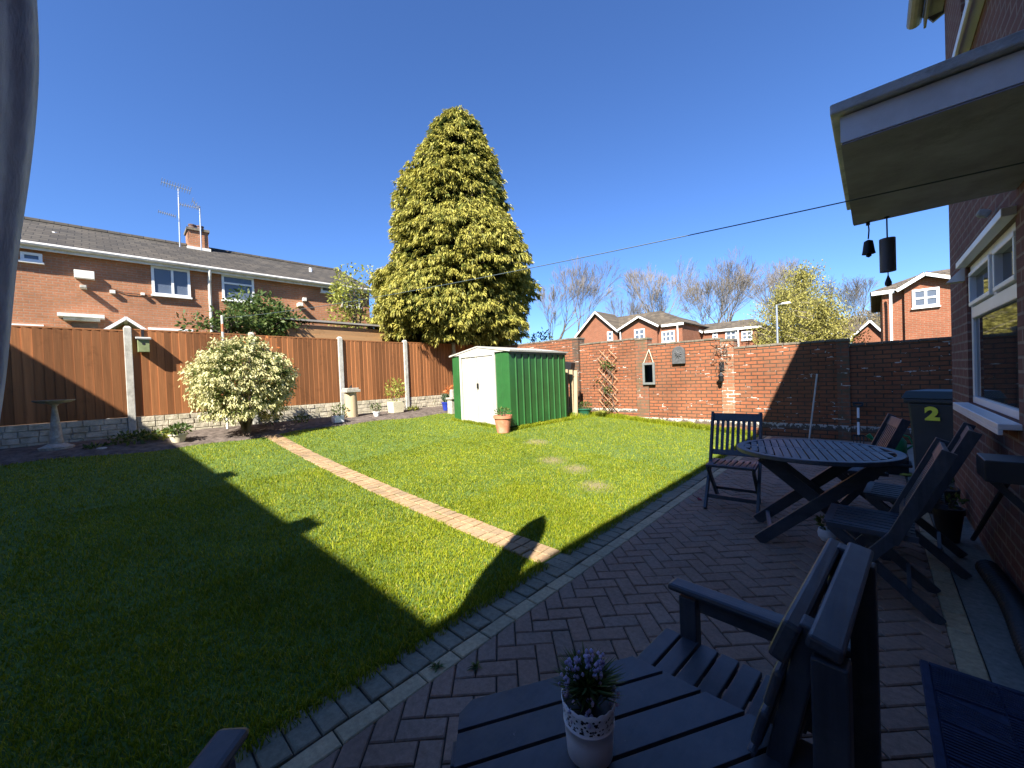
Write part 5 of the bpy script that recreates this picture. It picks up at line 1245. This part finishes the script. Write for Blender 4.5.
# ------------------------------------------------------------------ white pot with lavender on the wedge table
pb = onZ(590, 751, zt); t = thing('lavender_pot', 'white lace-rimmed metal pot of lavender on the slatted wedge table', 'flower pot', (pb.x, pb.y, zt))
m = NT('lace_cut_white_metal'); tc = m.obj(); sp = m.n('ShaderNodeSeparateXYZ'); m.t.links.new(tc, sp.inputs[0])
vor = m.n('ShaderNodeTexVoronoi', feature='F1'); vor.inputs['Scale'].default_value = 140; m.t.links.new(tc, vor.inputs[0])
hole = m.math('MULTIPLY', m.math('LESS_THAN', vor.outputs['Distance'], .46), m.math('MULTIPLY', m.math('GREATER_THAN', sp.outputs[2], .078), m.math('LESS_THAN', sp.outputs[2], .112)))
trn = m.n('ShaderNodeBsdfTransparent'); mx = m.n('ShaderNodeMixShader'); m.t.links.new(hole, mx.inputs[0]); m.set(Base_Color=(.90, .91, .92), Roughness=.45)
m.t.links.new(m.b.outputs[0], mx.inputs[1]); m.t.links.new(trn.outputs[0], mx.inputs[2]); m.t.links.new(mx.outputs[0], m.out.inputs[0])
V = []; F = []; nn = 64; hp = .118
rows = [(0, .044), (.003, .0475), (.045, .0500), (.070, .0520), (.071, .0535), (.074, .0535), (.075, .0522), (.105, .055), (hp, .0565)]
for i, (z, r) in enumerate(rows):
    for k in range(nn):
        a = 2*PI*k/nn; zz = z + (.004*abs(math.sin(a*9)) if i == len(rows)-1 else 0); V.append((pb.x+r*math.cos(a), pb.y+r*math.sin(a), zt+zz+.001))
for i in range(len(rows)-1):
    for k in range(nn): F.append((i*nn+k, i*nn+(k+1) % nn, (i+1)*nn+(k+1) % nn, (i+1)*nn+k))
me = np_mesh('pot', V, F, True); o = link('pot', me, m.m, t); sm = o.modifiers.new('s', 'SOLIDIFY'); sm.thickness = .0015
b = MB(); b.lathe((pb.x, pb.y, zt+.002), [(.043, 0), (.043, .001)], 32); b.build('base', M['pot_white'], t)
b = MB(); b.lathe((pb.x, pb.y, zt+.004), [(.040, 0), (.048, .095), (.02, .10), (.001, .102)], 24); b.build('soil', M['black'], t)
b = MB(); blades(b, (pb.x, pb.y, zt+.095), 360, .088, .085, .0045, .05); blades(b, (pb.x, pb.y, zt+.09), 80, .10, .055, .0035, .0); b.build('foliage', M['dkleaf'], t)
fb = MB(); st = MB()
for k, (dx, dy, h, n_) in enumerate(((-.046, -.016, .155, 26), (-.034, .012, .172, 30), (-.022, -.006, .19, 24), (.012, .022, .186, 36), (.03, .012, .182, 34), (.02, -.012, .178, 22), (.05, -.012, .135, 20), (-.006, -.046, .128, 18), (-.04, -.03, .118, 12), (.043, .022, .16, 18), (.0, .035, .165, 20))):
    # offsets given along camera right / depth
    rr = RW*dx + Vector((FWD.x, FWD.y, 0)).normalized()*dy
    tip = Vector((pb.x, pb.y, zt+h))+rr; st.tube([(pb.x+rr.x*.4, pb.y+rr.y*.4, zt+.1), tip], .0012, 4)
    for q in range(int(n_*.62)):
        c = tip+Vector((random.gauss(0, .0055), random.gauss(0, .0055), random.uniform(-.03, .012))); fb.lathe(c, [(.0006, 0), (.0034, .003), (.0038, .006), (.001, .0095)], 5)
st.build('stems', M['dkleaf'], t); fb.build('blooms', M['lav'], t)

# ------------------------------------------------------------------ wheelie bin
w, d, h = .46, .52, 1.0
q = onY(925, 430, 6.45); t = thing('wheelie_bin', 'dark grey wheelie bin with yellow number 2 at the corner of the house', 'bin', (q.x+.16, 6.45+.22, 0), R(-24))
b = MB(); bw, bd = w*.80, d*.78
vs = []
for z, kx, ky in ((.06, bw/2, bd/2), (.6, bw/2*1.1, bd/2*1.1), (.93, w/2*.95, d/2*.95)):
    for sx, sy in ((-1, -1), (1, -1), (1, 1), (-1, 1)): vs.append((sx*kx, sy*ky, z))
b.add(vs, [(0, 3, 2, 1)]+[(i*4+k, i*4+(k+1) % 4, (i+1)*4+(k+1) % 4, (i+1)*4+k) for i in range(2) for k in range(4)]+[(8, 9, 10, 11)])
b.build('body', M['bin'], t, bevel=.03, world=False)
b = MB(); b.bb(-w/2-.01, w/2+.01, -d/2-.015, d/2, .925, .975); b.build('rim', M['bin'], t, bevel=.012, world=False)
b = MB(); b.box((0, -.0, 1.02), (w+.05, d+.05, .085), top=(.88, .86)); b.tube([(-w/2+.05, d/2+.05, 1.0), (w/2-.05, d/2+.05, 1.0)], .016, 8); ld = b.build('lid', M['bin_lid'], t, bevel=.018, world=False)
for s in (-1, 1):
    b = MB(); b.tube([(s*(bw/2+.03), d/2-.03, .10), (s*(bw/2-.02), d/2-.03, .10)], .10, 20); b.build('wheel', M['black'], t, bevel=.01, world=False)
cu = bpy.data.curves.new('two', 'FONT'); cu.body = '2'; cu.size = .20; cu.extrude = .0015; cu.offset = .011; cu.align_x = 'CENTER'; cu.align_y = 'CENTER'
tob = bpy.data.objects.new('two_src', cu); COL.objects.link(tob); bpy.context.view_layer.update()
me = bpy.data.meshes.new_from_object(tob.evaluated_get(bpy.context.evaluated_depsgraph_get())); bpy.data.objects.remove(tob)
me.transform(Matrix.Translation((.0, -.254, .80)) @ Matrix.Rotation(R(90+4.5), 4, 'X') @ Matrix.Scale(1.15, 4, (1, 0, 0)))
o = link('number', me, M['yellow'], t, world=False)
# ------------------------------------------------------------------ things leaning on the far wall
a = onY(817, 374, WY-.06); c = onZ(813, 441, .01); c = Vector((a.x-.12, WY-.35, .01))
b = MB(); b.tube([c, a], .014, 8); tag(b.build('cane_pole', simple('pale_metal_cane', (.45, .43, .38), .5), smooth=True), 'thin pale pole leaning upright on the shaded brick wall', 'pole')
a = onY(858, 403, WY-.12); t = thing('garden_spade', 'black handled garden fork with white shaft leaning on the wall', 'garden tool', (a.x, WY-.3, 0))
dn = lambda u: Vector((a.x, WY-.12-.22*u, a.z*(1-u)))
b = MB(); b.tube([dn(.12), dn(.38)], .018, 8); b.tube([dn(.48), dn(.80)], .018, 8); b.build('shaft', M['pot_white'], t, smooth=True)
b = MB(); b.tube([dn(.38), dn(.48)], .022, 8); b.tube([dn(.12), dn(.085)], .025, 8)
for s in (-1, 1): b.tube([dn(.085), dn(.06)+Vector((s*.055, 0, 0)), dn(0)+Vector((s*.06, 0, 0))], .018, 8)
b.tube([dn(0)+Vector((-.07, 0, 0)), dn(0)+Vector((.07, 0, 0))], .02, 8); b.build('handle', M['black'], t, smooth=True)
b = MB()
for s in (-1.5, -.5, .5, 1.5): b.tube([dn(.8)+Vector((s*.045, 0, 0)), dn(1.0)+Vector((s*.045, 0, 0))], [.011, .006], 6)
b.beam(dn(.8)+Vector((-.08, 0, 0)), dn(.8)+Vector((.08, 0, 0)), .03, .02); b.build('tines', M['dark_metal'], t)
# green watering can by bin
q = onY(900, 441, 6.9); t = thing('watering_can', 'green plastic watering can hung between chair and bin', 'watering can', (q.x-.1, 6.9, q.z-.1)); x, y, z = q.x-.05, 6.9, q.z-.16
b = MB(); b.lathe((x, y, z), [(.10, 0), (.115, .02), (.11, .16), (.07, .22), (.05, .23)], 20); b.build('body', M['green_plastic'], t, smooth=True)
b = MB(); b.tube([(x-.09, y, z+.04), (x-.2, y, z+.16), (x-.25, y, z+.22)], [.025, .018, .03], 10); b.build('spout', M['green_plastic'], t, smooth=True)
b = MB(); b.tube([(x+.1, y, z+.05), (x+.17, y, z+.12), (x+.13, y, z+.22), (x+.03, y, z+.25)], .012, 8); b.build('handle', M['green_plastic'], t, smooth=True)
b = MB(); b.box((x, y, z/2-.002), (.24, .24, z-.01)); b.box((x, y, z*.5), (.3, .3, .04)); tag(b.build('plant_stand', M['dark_metal'], bevel=.01), 'dark low stand under the green watering can', 'stand')
q = onZ(906, 475, .0); b = MB(); b.lathe((q.x, q.y, .002), [(.07, 0), (.075, .012), (.05, .028), (.02, .03)], 18); tag(b.build('saucer', simple('olive_yellow_saucer', (.30, .30, .05), .6)), 'small olive yellow saucer on the patio by the bin', 'saucer')
q = onZ(699, 500, 0); b = MB()
for k in range(4): b.box((q.x+random.gauss(0, .012), q.y+random.gauss(0, .012), .012), (.035, .02, .004), Matrix.Rotation(random.uniform(0, 3), 3, (random.random(), random.random(), 1)))
tag(b.build('petal', simple('dark_red_petal', (.35, .02, .03), .6)), 'dark red petals fallen on the paving beside the chair', 'petals')
# white pot under table and black planters by the house
q = onZ(827, 541, 0); x, y = q.x, q.y; t = thing('small_pot', 'small white round pot with a seedling on the paving under the table', 'plant pot', (x, y, 0))
b = MB(); b.lathe((x, y, .004), [(.035, 0), (.04, .012), (.056, .03), (.06, .06), (.052, .095), (.046, .095), (.044, .08)], 24); b.build('pot', M['pot_white'], t, smooth=True)
V, F = leafcloud(26, ball((x-.02, y+.02, .14), .05, (1, 1, .9), .1), .05, .6, up=.4); link('leaves', np_mesh('leaves', V, F), M['dkleaf'], t)
for i, (X, Y, r, h, lb) in enumerate(((.40, 4.5, .09, .26, 'tall black planter in shadow between the chairs and the house wall'), (.42, 5.25, .12, .24, 'lower black planter against the house wall beyond the chairs'))):
    potted('black_planter', lb, 'plant pot', (X, Y, 0), r, h, M['black'], M['dkleaf'], 40, r*.9, .10, .045, group='black planters by the house wall')
# black flexible hose along the house wall
b = MB(); pts = []; s0 = 2.32; s1 = 3.9
n = 480
for i in range(n):
    u = i/(n-1); y = s0+(s1-s0)*u; r = .047+.008*math.sin(u*2*PI*48)
    pts.append(((HX-.062-.012*math.sin(u*7)), y, .055+.003*math.sin(u*11), r))
b.tube([p_[:3] for p_ in pts], [p_[3] for p_ in pts], 14); tag(b.build('drain_hose', M['black'], smooth=True), 'black ribbed drain hose lying along the foot of the house wall', 'hose')
V, F = leafcloud(30, ball((HX-.05, 2.22, .06), .06, (1, 1, .8), .1), .045); tag(link('wall_weed', np_mesh('wall_weed', V, F), M['dkleaf']), 'small leafy weed at the end of the ribbed hose', 'weed')
# black timber wall bracket shelf and leaning pole
t = thing('wall_shelf', 'black timber box shelf projecting from the house wall below the window', 'shelf', (HX, 2.95, .75))
q = onX(984, 468, HX-.13)
b = MB(); b.bb(HX-.20, HX-.002, 2.9, 3.12, .81, .915); b.build('shelf_board', M['black'], t, bevel=.005)
b = MB(); b.beam((HX-.17, 3.0, .81), (HX-.004, 3.0, .60), .03, .03); b.build('brace', M['black'], t)
u0, u1 = onX(1010, 478, HX-.06), Vector((HX-.05, 4.55, .02)); b = MB(); b.tube([u1, u0], .014, 8); tag(b.build('broom_handle', M['black']), 'black pole leaning along the house wall under the shelf', 'pole')
# ------------------------------------------------------------------ door mat
mc = onZ(919, 658, .02); y1 = mc.y; x0 = mc.x
m = NT('navy_ribbed_mat'); tc = m.obj(); m.set(Base_Color=m.mix(1, (.022, .034, .075), m.ramp(m.noise(30, tc, 4), [(.3, (.75,)*3), (.7, (1.25,)*3)]), 'MULTIPLY'), Roughness=.95); M['mat'] = m.m
t = thing('door_mat', 'navy blue ribbed door mat on the paving outside the door', 'door mat', (x0+.22, y1-.4, 0))
b = MB(); b.bb(x0, HX-.03, y1-.78, y1, .001, .012); b.build('backing', M['mat'], t, bevel=.003)
b = MB(); mw = (HX-.03-x0); L = .78
b.bb(x0+.004, x0+.028, y1-L+.004, y1-.004, .012, .020); b.bb(HX-.058, HX-.034, y1-L+.004, y1-.004, .012, .020); b.bb(x0+.03, HX-.06, y1-.026, y1-.004, .012, .020)
cell = .19; yy = y1-.03; row = 0
while yy > y1-L+.02:
    xx = x0+.034; colm = 0
    while xx < HX-.07:
        xe_, ye_ = min(xx+cell-.004, HX-.062), max(yy-cell+.004, y1-L+.01)
        k = 0
        while k*.0165 < cell-.008:
            if (row+colm) % 2 == 0:
                a_ = yy-.004-k*.0165
                if a_-.006 > ye_: b.bb(xx, xe_, a_-.008, a_, .012, .022)
            else:
                # diagonal ribs
                s_ = k*.0165*1.0
                if yy-s_-.006 > ye_: b.beam((xx+.003, yy-s_-.003, .0155), (min(xx+cell-.008-s_*.0, xe_-.003), max(yy-s_-.003-.06, ye_+.002), .0165), .008, .011)
            k += 1
        xx += cell; colm += 1
    yy -= cell; row += 1
b.build('ribs', M['mat'], t)

# ------------------------------------------------------------------ light
LD = Vector((-.432, 1.03, -1.0)).normalized(); S = -LD
el = math.asin(S.z); az = math.atan2(S.x, S.y)
sun = bpy.data.lights.new('sun', 'SUN'); sun.energy = 4.6; sun.angle = R(.55); sun.color = (1.0, .93, .82)
so = bpy.data.objects.new('sun', sun); COL.objects.link(so); so.rotation_euler = LD.to_track_quat('-Z', 'Y').to_euler(); so.location = (5, -10, 15)
W = bpy.data.worlds.new('World'); scene.world = W; W.use_nodes = True; nt = W.node_tree
sk = nt.nodes.new('ShaderNodeTexSky'); sk.sky_type = 'NISHITA'; sk.sun_disc = False; sk.sun_elevation = el; sk.sun_rotation = az
sk.air_density = 1.0; sk.dust_density = .15; sk.ozone_density = 7.0; sk.altitude = 300
tn = nt.nodes.new('ShaderNodeMix'); tn.data_type = 'RGBA'; tn.blend_type = 'MULTIPLY'; tn.inputs[0].default_value = 1; tn.inputs[7].default_value = (.665, .805, 1.04, 1)
nt.links.new(sk.outputs[0], tn.inputs[6]); nt.links.new(tn.outputs[2], nt.nodes['Background'].inputs[0]); nt.nodes['Background'].inputs[1].default_value = .065

# ------------------------------------------------------------------ camera + render
cd = bpy.data.cameras.new('camera'); cd.sensor_width = 36; cd.lens = FPX/1024*36; cd.clip_start = .02; cd.clip_end = 2000
co = bpy.data.objects.new('camera', cd); COL.objects.link(co)
m4 = Matrix((RIGHT, UP, -FWD)).transposed().to_4x4(); m4.translation = CAM; co.matrix_world = m4
scene.camera = co
vs = scene.view_settings; vs.view_transform = 'Standard'; vs.look = 'None'; vs.exposure = 1.75; vs.gamma = 1.0; vs.use_curve_mapping = False
scene.render.engine = 'CYCLES'; cy = scene.cycles; cy.use_denoising = True; cy.denoiser = 'OPENIMAGEDENOISE'; cy.max_bounces = 6; cy.transparent_max_bounces = 8; cy.sample_clamp_indirect = 4
